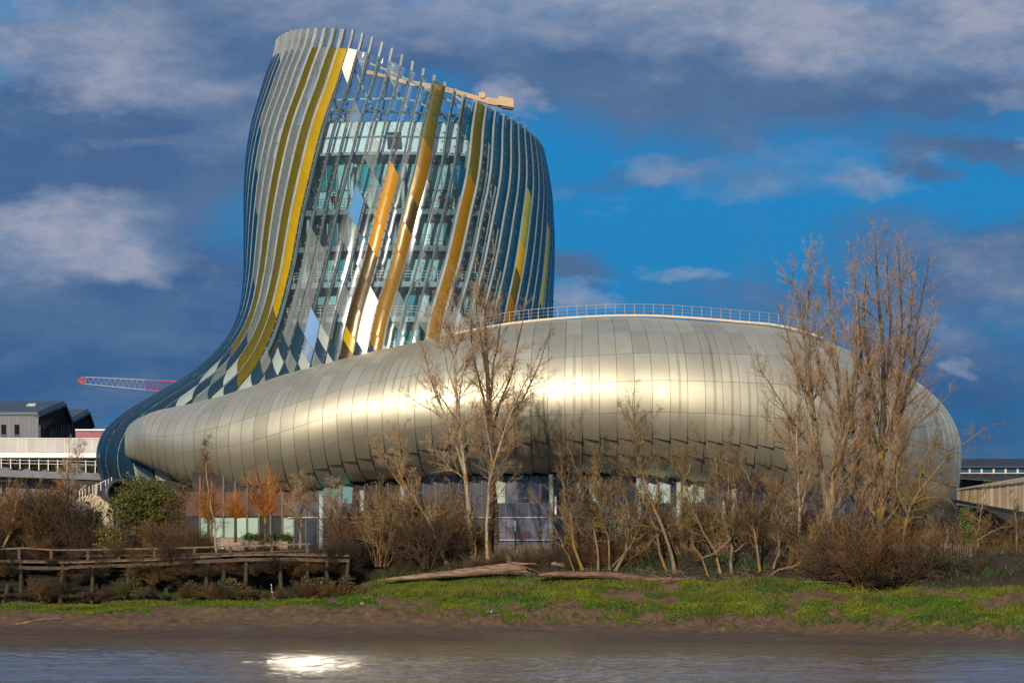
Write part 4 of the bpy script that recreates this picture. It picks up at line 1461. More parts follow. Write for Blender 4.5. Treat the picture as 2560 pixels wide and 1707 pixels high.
    o = m.build('garden_ramp', stone); prop(o, 'low pale stone ramp descending behind the shrubs below the stair', 'ramp')


def leaves_at(P, size, seed=3):
    rg = np.random.default_rng(seed)
    n = len(P)
    a = rg.normal(0, 1, (n, 3)); a /= np.linalg.norm(a, axis=1, keepdims=True)
    b = np.cross(a, rg.normal(0, 1, (n, 3))); b /= np.linalg.norm(b, axis=1, keepdims=True)
    s = size * rg.uniform(0.6, 1.4, (n, 1))
    V = np.stack([P - a * s, P + b * s * .5, P + a * s, P - b * s * .5], 1).reshape(-1, 3)
    return V, np.arange(4 * n).reshape(-1, 4)


MAT_LAVW = MAT('lavender_wall_pane', (0.26, 0.25, 0.32), (0.20, 0.19, 0.26), 0.4, scale=0.3)
build_left()


# ================================================================== neighbours on the right
def build_right():
    roof = MAT('dark_standing_seam_roof', (0.022, 0.022, 0.027), (0.032, 0.031, 0.036), 0.5, scale=0.5, stretch=(3, 1, 1))
    white = MAT('weathered_white', (0.58, 0.56, 0.52), (0.46, 0.45, 0.42), 0.6)
    teal = MAT('clerestory_glass', (0.02, 0.10, 0.16), (0.012, 0.06, 0.11), 0.12, spec=0.9)
    navy = MAT('blue_grey_wall', (0.035, 0.052, 0.095), (0.028, 0.042, 0.08), 0.6)
    b = empty('clerestory_hall', at(2500, HOR, 470).to_tuple()); b.location.z = GZ
    prop(b, 'long low hall with a dark roof and a strip of white framed clerestory windows', 'hall')
    Y = 470
    m = MB(); m.prism([at(2390, 1167.5, Y - .8), at(2800, 1167.5, Y - .8), at(2800, 1149.5, Y + 3), at(2390, 1149.5, Y + 3)], (0, 0, 0.15)); m.build('upper_roof', roof, b)
    m = MB(); m.box((at(2595, 0, Y).x, Y + 8, at(0, 1160, Y).z), (20, 9, 0.2)); m.build('roof_deck', roof, b)
    for p in np.arange(2394, 2790, 30.0):
        w = MB(); box_px(w, p + 3, p + 28, 1168.5, 1180, Y, 0.1); w.build('clerestory_window', teal, b)
        w = MB(); box_px(w, p - 2.0, p + 2.4, 1168, 1181, Y - .15, 0.3); w.build('white_mullion', white, b)
    m = MB(); box_px(m, 2390, 2800, 1181, 1184, Y - .3, .5); m.build('white_sill', white, b)
    m = MB(); box_px(m, 2390, 2800, 1168, 1380, Y + .2, 8); m.build('wall', navy, b)
    m = MB(); m.prism([at(2390, 1196, Y - 3), at(2500, 1204, Y - 3), at(2800, 1240, Y - 3), at(2800, 1185, Y - .4), at(2390, 1185, Y - .4)], (0, 0, 0.1)); m.build('lower_roof', roof, b)
    # clad bridge
    b = empty('clad_footbridge', at(2480, 1290, 390).to_tuple())
    prop(b, 'footbridge clad in beige and white vertical boards leading off right', 'footbridge')
    tones = [MAT('board_white', (0.66, 0.56, 0.42), (0.58, 0.50, 0.38), 0.6, scale=0.8), MAT('board_beige', (0.50, 0.36, 0.24), (0.45, 0.33, 0.22), 0.6, scale=0.8), MAT('board_sand', (0.58, 0.47, 0.34), (0.5, 0.41, 0.3), 0.6, scale=0.8)]
    rr = random.Random(12)
    n = 38
    for i in range(n):
        p0 = 2393 + i * 10.2
        p1 = p0 + 9.3
        f = lambda p: 402 - (p - 2393) / 168 * 22
        top = lambda p: 1224 - (p - 2393) * 0.172
        bot = lambda p: 1249 + (p - 2393) * 0.178
        m = MB()
        dy = 0.12 * (i % 2)
        m.prism([at(p0, bot(p0), f(p0) + dy), at(p1, bot(p1), f(p1) + dy), at(p1, top(p1), f(p1) + dy), at(p0, top(p0), f(p0) + dy)], (0.05, 0.25, 0))
        m.build('cladding_board', tones[rr.choice([0, 0, 1, 2, 1, 2])], b)
    e = 2393 + n * 10.2
    m = MB(); m.prism([at(2386, bot(2386), f(2386) - .1), at(2386, bot(2386) + 6, f(2386) - .1), at(e, bot(e) + 13, f(e) - .1), at(e, bot(e), f(e) - .1)], (0.3, 3.5, 0)); m.build('deck_beam', MAT('dark_beam', (0.03, 0.032, 0.04), None, 0.6), b)
    m = MB(); m.path([at(2393, top(2393) - .8, f(2393)), at(e, top(e) - .8, f(e))], 0.16); m.build('top_rail', M_STEEL, b)
    m = MB(); m.prism([at(2300, 1270, 403), at(2300, 1385, 403), at(2640, 1385, 398), at(2640, 1296, 398), at(2395, 1262, 403)], (0, 5, 0)); o = m.build('undercroft_shade_wall', M_DARK)  # black colour paints in the shade under the bridge
    prop(o, 'wall beneath the clad footbridge, its shade painted in as black', 'wall')
    for i, (p, a, b2, w) in enumerate(((2368, 1325, 1372, 0.07), (2413, 1334, 1392, 0.27))):
        m = MB(); m.bar(at(p, b2 + 6, 372), at(p, a, 372), w); m.box(at(p, a - 1, 372), (w * 1.3, w * 1.3, 0.08))
        o = m.build('white_post', M_STEEL); prop(o, ('thin white post standing in the dark under the footbridge', 'thick white post just left of the ivy covered trunk')[i], 'post')
    m = MB(); m.prism([at(2438, 1345, 378), at(2438, 1385, 378), at(2520, 1385, 378), at(2520, 1358, 378), at(2480, 1345, 378)], (0, .4, 0)); o = m.build('low_grey_wall', MAT('grey_wall', (0.09, 0.10, 0.12), None, 0.7))
    prop(o, 'low grey wall half hidden behind yellow lichened branches at right', 'wall')


build_right()


# ================================================================== tower crane in the distance
def build_tower_crane():
    red = MAT('crane_red', (0.42, 0.03, 0.04), None, 0.5); whi = MAT('crane_white', (0.26, 0.27, 0.32), None, 0.5)
    Y = 900.0
    c = empty('tower_crane', at(660, HOR, Y).to_tuple()); c.location.z = GZ
    prop(c, 'distant tower crane jib, white lattice with red ends, behind the left slope of the museum', 'crane')
    def tr(name, p0, p1, mat, n):
        m = MB()
        top = lambda p: 942 + (p - 212) * 0.048
        bot = lambda p: 958.5 + (p - 205) * 0.098
        for dy in (0,):
            for w in (-0.9, 0.9):
                m.bar(at(p0, bot(p0), Y + w), at(p1, bot(p1), Y + w), 0.18)
        m.bar(at(p0, top(p0), Y), at(p1, top(p1), Y), 0.18)
        for i in range(n):
            a = p0 + (p1 - p0) * i / n; b_ = p0 + (p1 - p0) * (i + .5) / n; d = p0 + (p1 - p0) * (i + 1) / n
            for w in (-0.9, 0.9):
                m.bar(at(a, bot(a), Y + w), at(b_, top(b_), Y), 0.08); m.bar(at(b_, top(b_), Y), at(d, bot(d), Y + w), 0.08)
        m.build(name, mat, c)
    tr('jib_section', 212, 364, whi, 11)
    tr('jib_section', 364, 640, red, 19)
    m = MB(); m.path([at(195, 957, Y), at(197, 948, Y), at(212, 941, Y), at(212, 958, Y), at(195, 957, Y), at(212, 949, Y)], 0.3); m.build('jib_tip', red, c)
    m = MB(); m.bar(at(640, HOR, Y), at(640, 930, Y), 2.2); m.build('mast', whi, c)
    m = MB(); m.path([at(204, 962, Y), at(260, 974, Y), at(320, 984, Y), at(400, 993, Y), at(640, 1000, Y)], 0.09); m.build('cable', M_DKSTEEL, c)


build_tower_crane()


# ================================================================== jetty, fence, posts and driftwood
M_OLDWOOD = MAT('weathered_wood', (0.095, 0.070, 0.052), (0.045, 0.034, 0.025), 0.85, scale=3.0, stretch=(0.6, 1, 3), bmp=0.4)
M_SUNWOOD = MAT('bleached_wood', (0.19, 0.135, 0.095), (0.085, 0.060, 0.045), 0.85, scale=2.5, stretch=(0.5, 1, 3), bmp=0.5)
M_PILE = MAT('mossy_pile', (0.050, 0.038, 0.022), (0.028, 0.030, 0.012), 0.9, scale=1.6, bmp=0.6)


MAT_BACK = MAT('shade_black_planks', (0.014, 0.012, 0.009), (0.008, 0.007, 0.006), 0.9)  # shade below the deck is put into this plank colour


def jy(px):
    return float(shore(px)) + 14.0


def build_jetty():
    b = empty('wooden_jetty', at(430, 1440, jy(430)).to_tuple())
    prop(b, 'old weathered timber jetty with a broken railing standing on mossy piles', 'jetty')
    rail = [(-140, 1374), (0, 1372), (60, 1369), (130, 1374), (190, 1374), (297, 1372), (386, 1371), (480, 1368), (600, 1365), (700, 1361), (775, 1359)]
    deck = [(-140, 1404), (0, 1403), (170, 1405), (300, 1401), (386, 1398), (480, 1392), (600, 1386), (700, 1385), (872, 1388)]
    def seg(pts, name, w, h, dy=0, mat=M_OLDWOOD, jit=0.0):
        for (a, b_) in zip(pts[:-1], pts[1:]):
            m = MB(); m.bar(at(a[0], a[1] + dy, jy(a[0])), at(b_[0] + 1.5, b_[1] + dy + random.uniform(-jit, jit), jy(b_[0])), w, h)
            m.build(name, mat, b)
    seg(rail, 'handrail', 0.16, 0.14, mat=M_SUNWOOD)
    seg(rail[4:], 'middle_rail', 0.1, 0.10, dy=16)
    seg(deck, 'edge_beam', 0.25, 0.20, mat=M_SUNWOOD)
    seg(deck[2:], 'lower_beam', 0.3, 0.30, dy=12.5, jit=0.8)
    seg(deck[:3], 'lower_beam', 0.3, 0.30, dy=15, jit=0.8)
    for p, a, c in ((48, 1371, 1402), (128, 1376, 1403), (220, 1372, 1402), (297, 1372, 1401), (386, 1371, 1398), (486, 1368, 1392), (576, 1366, 1387), (680, 1362, 1386), (768, 1358, 1387)):
        m = MB(); m.bar(at(p, c, jy(p) + .05), at(p, a - 1, jy(p) + .05), 0.26, 0.24); m.build('railing_post', M_OLDWOOD, b)
    i = 0
    for p in np.arange(-130, 868, 9.2):
        y = float(np.interp(p, [q[0] for q in deck], [q[1] for q in deck]))
        a = at(p, y - 1, jy(p) - .15); m = MB()
        m.box(a + Vector((0, 1.6, 0.10)), (0.31, 3.4 + 0.1 * (i % 3), 0.07), rz=random.uniform(-.03, .03)); m.build('deck_plank', M_OLDWOOD, b); i += 1
    for p, q, a, c in ((-60, -62, 1410, 1508), (20, 6, 1460, 1512), (53, 51, 1405, 1507), (158, 150, 1400, 1508), (232, 229, 1420, 1506), (322, 319, 1415, 1500), (417, 413, 1470, 1498), (520, 512, 1405, 1488),
                       (530, 521, 1455, 1487), (560, 559, 1415, 1450), (616, 613, 1405, 1486), (700, 703, 1400, 1484), (770, 767, 1398, 1489), (818, 816, 1398, 1485), (872, 860, 1396, 1486)):
        m = MB(); m.bar(at(q, c + 8, jy(p) + .1), at(p, a, jy(p) + .1), 0.42, 0.42, n=8, w2=0.34); m.build('pile', M_PILE, b)
    m = MB(); m.bar(at(535, 1415, jy(535) + .6), at(556, 1445, jy(535) + 1.5), 0.2); m.build('diagonal_brace', M_OLDWOOD, b)
    # back wall of old planks behind the piles, its shade painted in as black
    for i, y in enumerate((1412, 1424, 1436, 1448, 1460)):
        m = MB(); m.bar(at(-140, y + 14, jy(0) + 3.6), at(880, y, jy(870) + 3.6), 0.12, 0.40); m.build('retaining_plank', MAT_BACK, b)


build_jetty()


def build_fence():
    b = empty('paling_fence', at(1700, 1390, 345).to_tuple())
    prop(b, 'rustic chestnut paling fence running behind the riverside trees', 'fence')
    M_PALE = MAT('chestnut_pale', (0.13, 0.098, 0.075), (0.075, 0.055, 0.042), 0.85, scale=1.5)
    n = 0
    pales = []
    p = 985.0
    while p < 2440:
        pales.append(p); p += random.uniform(4.2, 5.6)
    rest = MB()
    for i, p in enumerate(pales):
        Y = float(shore(p)) + 25
        x = (p - 1280) / FOC * Y
        h = random.uniform(1.05, 1.35); dx = random.uniform(-.05, .05)
        z = float(prof(p, 25.0)) - 0.1
        m = MB() if i < 290 else rest
        m.bar((x, Y, z), (x + dx, Y, z + h), 0.075, 0.04)
        if i < 290: m.build('pale', M_PALE, b)
    prop(rest.build('far_pales', M_PALE, b), kind='stuff')
    m = MB()
    for h in (0.3, 0.9):
        m.path([Vector(((p - 1280) / FOC * (float(shore(p)) + 25), float(shore(p)) + 25.05, float(prof(p, 25.0)) + h - .1)) for p in pales[::12]], 0.035)
    m.build('wire', M_DKSTEEL, b)
    for p in np.arange(1000, 2430, 62.0):
        Y = float(shore(p)) + 25.1; x = (p - 1280) / FOC * Y; z = float(prof(p, 25.0)) - .2
        m = MB(); m.bar((x, Y, z), (x, Y, z + 1.5), 0.11, n=8); m.build('fence_post', M_PALE, b)


build_fence()


def rough_log(name, pts, label, cat, mat, sides=14, rough=0.30, groove=0.13, parent=None):
    """pts: (world point, radius)"""
    P = np.array([tuple(p[0]) for p in pts]); Rr = np.array([p[1] for p in pts])
    tt = np.linspace(0, len(pts) - 1, 46)
    C = np.stack([hermite(tt, range(len(pts)), P[:, i]) for i in range(3)], -1)
    rad = hermite(tt, range(len(pts)), Rr)
    d = np.gradient(C, axis=0); d /= np.linalg.norm(d, axis=1, keepdims=True)
    up = np.array([0, 0, 1.0]); x = np.cross(d, up); x /= np.linalg.norm(x, axis=1, keepdims=True); y = np.cross(x, d)
    a = np.linspace(0, 2 * np.pi, sides, endpoint=False)
    gr = fbm(np.repeat(tt[:, None], sides, 1) * 0.35, np.repeat((a * 2.3)[None], len(tt), 0), 3, 5)
    rr_ = rad[:, None] * (1 + rough * (gr - .5) * 2 + groove * np.sin(a * 5 + 2)[None])
    V = C[:, None] + x[:, None] * (np.cos(a)[None] * rr_)[..., None] + y[:, None] * (np.sin(a)[None] * rr_)[..., None]
    n = len(tt)
    idx = np.arange(n * sides).reshape(n, sides)
    F = np.stack([idx[:-1], np.roll(idx, -1, 1)[:-1], np.roll(idx, -1, 1)[1:], idx[1:]], -1).reshape(-1, 4)
    V = V.reshape(-1, 3)
    caps = []
    for k, r0 in ((0, 0), (n - 1, (n - 1) * sides)):
        V = np.concatenate([V, C[k][None]]); c = len(V) - 1
        for i in range(sides): caps.append((r0 + i, r0 + (i + 1) % sides, c))
    o = link(name, mesh_np(name, V, [F, np.array(caps)], True), mat, parent)
    if label: prop(o, label, cat)
    return o


def bank(px, s, dz=0.0):
    Y = float(shore(px)) + s
    return Vector(((px - 1280) / FOC * Y, Y, float(prof(px, s) + relief(px, s)) + dz))


def row_to_s(px, py):
    ss = np.arange(0, 30, 0.1)
    Y = shore(px) + ss
    z = prof(px, ss) + relief(px, ss)
    yy = HOR - (z - CAMZ) / Y * FOC
    k = int(np.argmax(yy <= py)) if (yy <= py).any() else int(np.argmin(np.abs(yy - py)))
    return float(ss[k])


def gp(px, py, dz=0.0):
    """point of the bank seen at photo position px,py"""
    return bank(px, row_to_s(px, py), dz)


def build_drift():
    M_DRIFT = MAT('pale_driftwood', (0.30, 0.20, 0.135), (0.085, 0.055, 0.040), 0.85, scale=2.2, stretch=(0.35, 2, 4), bmp=0.8)
    M_DRIFT2 = MAT('brown_driftwood', (0.20, 0.115, 0.072), (0.06, 0.036, 0.028), 0.85, scale=2.2, stretch=(0.4, 2, 3), bmp=0.8)
    y = 344.5
    a = empty('drift_log', at(1140, 1430, y).to_tuple())
    prop(a, 'long bleached driftwood trunk tapering left, with a torn root end', 'driftwood log')
    rough_log('trunk', [(at(958, 1449, y), 0.12), (at(1030, 1443, y), 0.26), (at(1110, 1435, y), 0.31), (at(1190, 1427, y), 0.42), (at(1260, 1420, y), 0.50), (at(1305, 1419, y), 0.55)], None, None, M_DRIFT, parent=a)
    rg = random.Random(5)
    for i in range(9):
        p0 = at(1285 + rg.uniform(-10, 10), 1414 + rg.uniform(-8, 10), y - .4)
        p1 = at(1318 + rg.uniform(-6, 30), 1410 + rg.uniform(-8, 30), y - .5 + rg.uniform(-.5, .5))
        m = MB(); m.bar(p0, p1, 0.22, n=6, w2=0.05); m.build('root', M_DRIFT, a)
    y = 340.3
    b = empty('fallen_trunk', at(1520, 1440, y).to_tuple())
    prop(b, 'reddish brown fallen trunk lying level on the grass edge, broken at its right end', 'fallen log')
    rough_log('trunk', [(at(1345, 1437, y), 0.15), (at(1390, 1435, y), 0.27), (at(1460, 1436, y), 0.30), (at(1530, 1437, y), 0.30), (at(1590, 1447, y - .5), 0.33), (at(1640, 1449, y - .8), 0.27), (at(1682, 1447, y - 1), 0.22)], None, None, M_DRIFT2, parent=b)
    rough_log('broken_limb', [(at(1683, 1450, y - .9), 0.22), (at(1660, 1455, y - 1.6), 0.20), (at(1645, 1468, y - 2.4), 0.13)], None, None, M_DRIFT2, parent=b)
    rough_log('limb', [(at(1685, 1448, y - .7), 0.18), (at(1780, 1445, y - .5), 0.16), (at(1860, 1450, y - .8), 0.12), (at(1905, 1460, y - 2), 0.05)], None, None, M_DRIFT2, parent=b, sides=8)
    k = 0
    for (x0, y0, x1, y1, w, lab) in ((40, 1562, 152, 1548, .12, 'pale curved branch lying on the dark mud at far left'), (68, 1502, 145, 1497, .09, 'thin straight stick lying on grass at left, near the piles'),
                                 (608, 1498, 658, 1499, .10, 'bleached stick on the turf left of the striped pole'), (665, 1486, 705, 1489, .07, 'slender pale stick crossing behind the striped pole'),
                                 (704, 1498, 723, 1499, .09, 'short stick on the turf just right of the striped pole'), (777, 1497, 803, 1495, .13, 'short thick pale stick on the turf above the mud clods'),
                                 (192, 1514, 215, 1513, .07, 'small pale stick where the left grass meets the mud'), (1980, 1505, 1935, 1470, .08, 'forked dead stick hanging over the dark green bank'),
                                 (2225, 1500, 2150, 1455, .10, 'long dead branch sloping down over the bank below the brown bush'), (2000, 1458, 2150, 1464, .08, 'low pale branch lying along the upper edge of the right grass')):
        p, q = gp(x0, y0, .08), gp(x1, y1, .10)
        m_ = (p + q) / 2 + Vector((0, 0, .12))
        o = rough_log('drift_stick', [(p, w * .5), (m_, w * .45), (q, w * .25)], lab, 'stick', M_DRIFT, sides=6)
        if 'forked' in lab or 'branch' in lab:
            pass
    # flotsam line of twigs
    n = 900
    px = RNG.uniform(1340, 2300, n); s = RNG.normal(19.6, 0.9, n) + (px > 1900) * RNG.normal(0, .4, n)
    Y = shore(px) + s; x = (px - 1280) / FOC * Y; z = prof(px, s) + relief(px, s) + .05
    az = RNG.normal(0, 0.5, n) + np.where(RNG.uniform(0, 1, n) < .5, 0, np.pi); L = RNG.uniform(.3, 1.3, n)
    A = np.stack([x, Y, z], -1); D = np.stack([np.cos(az) * L, np.sin(az) * L, RNG.uniform(-.05, .3, n)], -1)
    P = np.stack([A, A + D * .5 + RNG.normal(0, .06, (n, 3)), A + D], 1)
    V, F = tube_mesh(P, np.repeat(np.array([[.03, .025, .01]]), n, 0), 3)
    o = link('flotsam_twigs', mesh_np('flotsam_twigs', V, F), MAT('wet_twigs', (0.17, 0.115, 0.085), (0.06, 0.04, 0.03), 0.85, scale=0.8)); prop(o, 'line of washed up twigs and debris along the foot of the trees', 'twig debris', kind='stuff')
    # striped pole
    b = empty('striped_pole', gp(686, 1498).to_tuple()); prop(b, 'thin red and white striped pole bent over on the grass', 'striped pole')
    pts = [(678, 1459), (679, 1468), (679.5, 1477), (681, 1486), (685, 1493), (689, 1499), (692, 1492)]
    c0 = gp(686, 1498).y
    for i in range(len(pts) - 1):
        for j in range(2):
            f0, f1 = j / 2, (j + 1) / 2
            A_ = [pts[i][q] + (pts[i + 1][q] - pts[i][q]) * f0 for q in (0, 1)]; B_ = [pts[i][q] + (pts[i + 1][q] - pts[i][q]) * f1 for q in (0, 1)]
            m = MB(); m.bar(at(*A_, c0), at(*B_, c0), 0.075, n=6); m.build('red_band' if j else 'white_band', MAT_RED if j else MAT_WHT, b)
    # clods, stones, scrap
    def stone(name, p, r, mat, lab, cat, seed, squash=.7):
        rg = np.random.default_rng(seed)
        n_, m_ = 9, 7
        u = np.linspace(0, 2 * np.pi, n_, endpoint=False); v = np.linspace(0, np.pi, m_)
        V = []
        for j in v:
            for i in u:
                k_ = r * (1 + rg.uniform(-.22, .22))
                V.append((p.x + k_ * 1.2 * math.sin(j) * math.cos(i), p.y + k_ * math.sin(j) * math.sin(i), p.z + k_ * squash * math.cos(j)))
        F = [(j * n_ + i, j * n_ + (i + 1) % n_, (j + 1) * n_ + (i + 1) % n_, (j + 1) * n_ + i) for j in range(m_ - 1) for i in range(n_)]
        o = link(name, mesh_np(name, np.array(V), np.array(F)), mat)
        prop(o, lab, cat)
    M_CLOD = MAT('grey_clod', (0.075, 0.060, 0.055), (0.05, 0.042, 0.04), 0.9, scale=3, bmp=.6)
    M_STONE = MAT('pale_stone_rubble', (0.26, 0.21, 0.16), (0.17, 0.14, 0.11), 0.85, scale=3, bmp=.5)
    stone('mud_clod', gp(833, 1512, .2), .42, M_CLOD, 'large dark grey clod at the lower edge of the grass', 'clod', 1)
    stone('mud_clod', gp(849, 1512, .15), .24, M_CLOD, 'smaller dark clod touching the right of the big one', 'clod', 2)
    stone('pale_stone', gp(905, 1514, .1), .17, M_STONE, 'single pale stone on the grass edge right of the clods', 'stone', 3)
    for i, (p, y_, r) in enumerate(((1378, 1420, .22), (1385, 1409, .3), (1402, 1412, .34), (1412, 1419, .28), (1395, 1424, .24), (1368, 1424, .18), (1466, 1412, .28), (1480, 1420, .32), (1455, 1422, .2))):
        Y_ = 346.5
        stone('rubble_stone', at(p, y_, Y_), r, M_STONE, ['dusty pale rubble stone low in the heap by the torn root end', 'pale rubble stone at the top left of the heap by the root end', 'largest pale rubble stone of the heap behind the fallen trunk', 'rubble stone at the right foot of the heap behind the trunk', 'rubble stone in the middle foot of the heap behind the trunk', 'smallest rubble stone, nearest the torn roots of the drift log', 'rounded rubble stone at the top of the second small heap', 'biggest rubble stone of the second small heap among stems', 'small rubble stone at the left of the second small heap'][i], 'stone', 10 + i)
        bpy.data.objects['rubble_stone' + ('' if i == 0 else '.%03d' % i)]['group'] = 'rubble behind the fallen trunk'

    m = MB()
    p = gp(1224, 1533, .15)
    m.add([p + Vector(q) for q in ((-.22, 0, -.1), (-.05, -.1, .0), (.2, 0, -.12), (.24, .05, .14), (.06, .05, .02), (-.2, .1, .15), (0, .2, -.1))], [(0, 1, 4, 5), (1, 2, 3, 4), (0, 5, 6), (6, 3, 2), (5, 4, 3, 6)])
    o = m.build('plastic_scrap', MAT('green_plastic', (0.0, 0.22, 0.11), (0.0, 0.17, 0.09), 0.4)); prop(o, 'crumpled bright green plastic scrap lying on the mud', 'plastic scrap')


def tube_mesh(P, Rad, sides=3):
    """P (n,m,3) polylines, Rad (n,m)"""
    n, m = P.shape[:2]
    d = np.empty_like(P)
    d[:, 1:-1] = P[:, 2:] - P[:, :-2]; d[:, 0] = P[:, 1] - P[:, 0]; d[:, -1] = P[:, -1] - P[:, -2]
    d /= np.linalg.norm(d, axis=-1, keepdims=True) + 1e-9
    ref = np.where(np.abs(d[:, :1, 2:3]) > 0.9, np.array([[[0, 1.0, 0]]]), np.array([[[0, 0, 1.0]]]))
    x = np.cross(d, np.broadcast_to(ref, d.shape)); x /= np.linalg.norm(x, axis=-1, keepdims=True) + 1e-9
    y = np.cross(x, d)
    a = np.arange(sides) * 2 * np.pi / sides
    V = P[:, :, None] + (x[:, :, None] * np.cos(a)[None, None, :, None] + y[:, :, None] * np.sin(a)[None, None, :, None]) * Rad[:, :, None, None]
    idx = np.arange(n * m * sides).reshape(n, m, sides)
    r = np.roll(idx, -1, 2)
    F = np.stack([idx[:, :-1], r[:, :-1], r[:, 1:], idx[:, 1:]], -1).reshape(-1, 4)
    return V.reshape(-1, 3), F


MAT_RED = MAT('signal_red', (0.50, 0.03, 0.03), None, 0.5)
MAT_WHT = MAT('pole_white', (0.7, 0.7, 0.7), None, 0.5)
build_drift()

# ================================================================== trees and shrubs
def bark(name, c1, c2, lichen=None, amount=0.5):
    m = bpy.data.materials.new(name); m.use_nodes = True
    t = NT(m.node_tree)
    pos = t.n('ShaderNodeNewGeometry').outputs['Position']
    n = t.noise(t.vm('MULTIPLY', pos, (3, 3, 0.6)), 2.2, 5, 0.6)
    c = t.mix(t.rng(n, 0.35, 0.65), c1, c2)
    if lichen:
        l = t.noise(pos, 0.9, 5, 0.65)
        c = t.mix(t.rng(l, 0.60 - amount * 0.25, 0.68 - amount * 0.2), c, lichen)
    p = principled(t, c, 0.85, 0, 0.2)
    t.put(p.inputs['Normal'], bump(t, n, 0.5, 0.05))
    out(t, p.outputs[0])
    return m


LICHEN = (0.20, 0.122, 0.018)
B_GREY = bark('grey_bark', (0.20, 0.155, 0.105), (0.09, 0.068, 0.048), (0.26, 0.17, 0.03), 0.25)
B_DARK = bark('dark_bark', (0.085, 0.062, 0.047), (0.042, 0.031, 0.025), (0.20, 0.13, 0.02), 0.15)
B_LICH = bark('lichened_bark', (0.21, 0.155, 0.105), (0.10, 0.075, 0.052), LICHEN, 0.42)
B_PALE = bark('pale_bark', (0.34, 0.27, 0.20), (0.18, 0.14, 0.105), LICHEN, 0.3)
T_PINK = MAT('pinkish_twigs', (0.34, 0.222, 0.130), (0.22, 0.145, 0.080), 0.8, scale=0.4)
T_BROWN = MAT('brown_twigs', (0.078, 0.050, 0.026), (0.034, 0.023, 0.013), 0.85, scale=0.5)
T_ORANGE = MAT('orange_twigs', (0.42, 0.155, 0.028), (0.24, 0.09, 0.02), 0.7, scale=0.5)
T_RUSSET = MAT('russet_twigs', (0.115, 0.058, 0.019), (0.058, 0.031, 0.012), 0.8, scale=0.5)
T_SAP = MAT('sapling_twigs', (0.20, 0.13, 0.058), (0.11, 0.072, 0.034), 0.8, scale=0.5)
T_LICH = MAT('lichened_twigs', (0.20, 0.13, 0.03), (0.14, 0.095, 0.035), 0.8, scale=0.5)


def polyline(pts, m):
    """even resampling of a python list of (x,y,z) to m points, smoothed"""
    P = np.array([tuple(p) for p in pts], float)
    if len(P) == 2: P = np.array([P[0], (P[0] + P[1]) / 2, P[1]])
    d = np.concatenate([[0], np.cumsum(np.linalg.norm(np.diff(P, axis=0), axis=1))])
    t = np.linspace(0, d[-1], m)
    return np.stack([hermite(t, d, P[:, i]) for i in range(3)], -1)


def grow(P, Rad, n, u0, ang, lfac, m, wander, up, rfac, rg, taper=0.15, flat=1.0, lmin=0.0, u1=1.0):
    """children of the polylines P (k,m0,3) with radii Rad (k,m0)"""
    k, m0 = P.shape[:2]
    L0 = np.linalg.norm(np.diff(P, axis=1), axis=-1).sum(1)
    w = L0 / L0.sum()
    par = rg.choice(k, n, p=w)
    u = u0 + (u1 - u0) * rg.uniform(0, 1, n) ** 0.9
    f = u * (m0 - 1)
    i = np.clip(f.astype(int), 0, m0 - 2); fr = (f - i)[:, None]
    base = P[par, i] * (1 - fr) + P[par, i + 1] * fr
    tan = P[par, i + 1] - P[par, i]; tan /= np.linalg.norm(tan, axis=1, keepdims=True) + 1e-9
    r0 = (Rad[par, i] * (1 - fr[:, 0]) + Rad[par, i + 1] * fr[:, 0])
    q = rg.normal(0, 1, (n, 3)); q[:, 1] *= flat
    q -= (q * tan).sum(1, keepdims=True) * tan; q /= np.linalg.norm(q, axis=1, keepdims=True) + 1e-9
    a = np.radians(ang * rg.uniform(0.6, 1.35, n))[:, None]
    d = tan * np.cos(a) + q * np.sin(a)
    L = np.maximum(L0[par] * lfac * (1.12 - 0.85 * u) * rg.uniform(0.55, 1.25, n), lmin)
    out_ = np.empty((n, m, 3)); out_[:, 0] = base
    st = (L / (m - 1))[:, None]
    cur = base.copy()
    for j in range(1, m):
        d = d + rg.normal(0, wander, (n, 3)) + np.array([0, 0, up])
        d /= np.linalg.norm(d, axis=1, keepdims=True)
        cur = cur + d * st
        out_[:, j] = cur
    L = L
    rr = np.minimum(r0 * 0.85, rfac * L + 0.004)
    R_ = rr[:, None] * np.linspace(1, taper, m)[None, :]
    return out_, R_


def make_mesh(name, levels):
    Vs, Fs, b = [], [], 0
    for P, Rad, s in levels:
        if len(P) == 0: continue
        V, F = tube_mesh(P, Rad, s)
        Vs.append(V); Fs.append(F + b); b += len(V)
    return mesh_np(name, np.concatenate(Vs), np.concatenate(Fs))


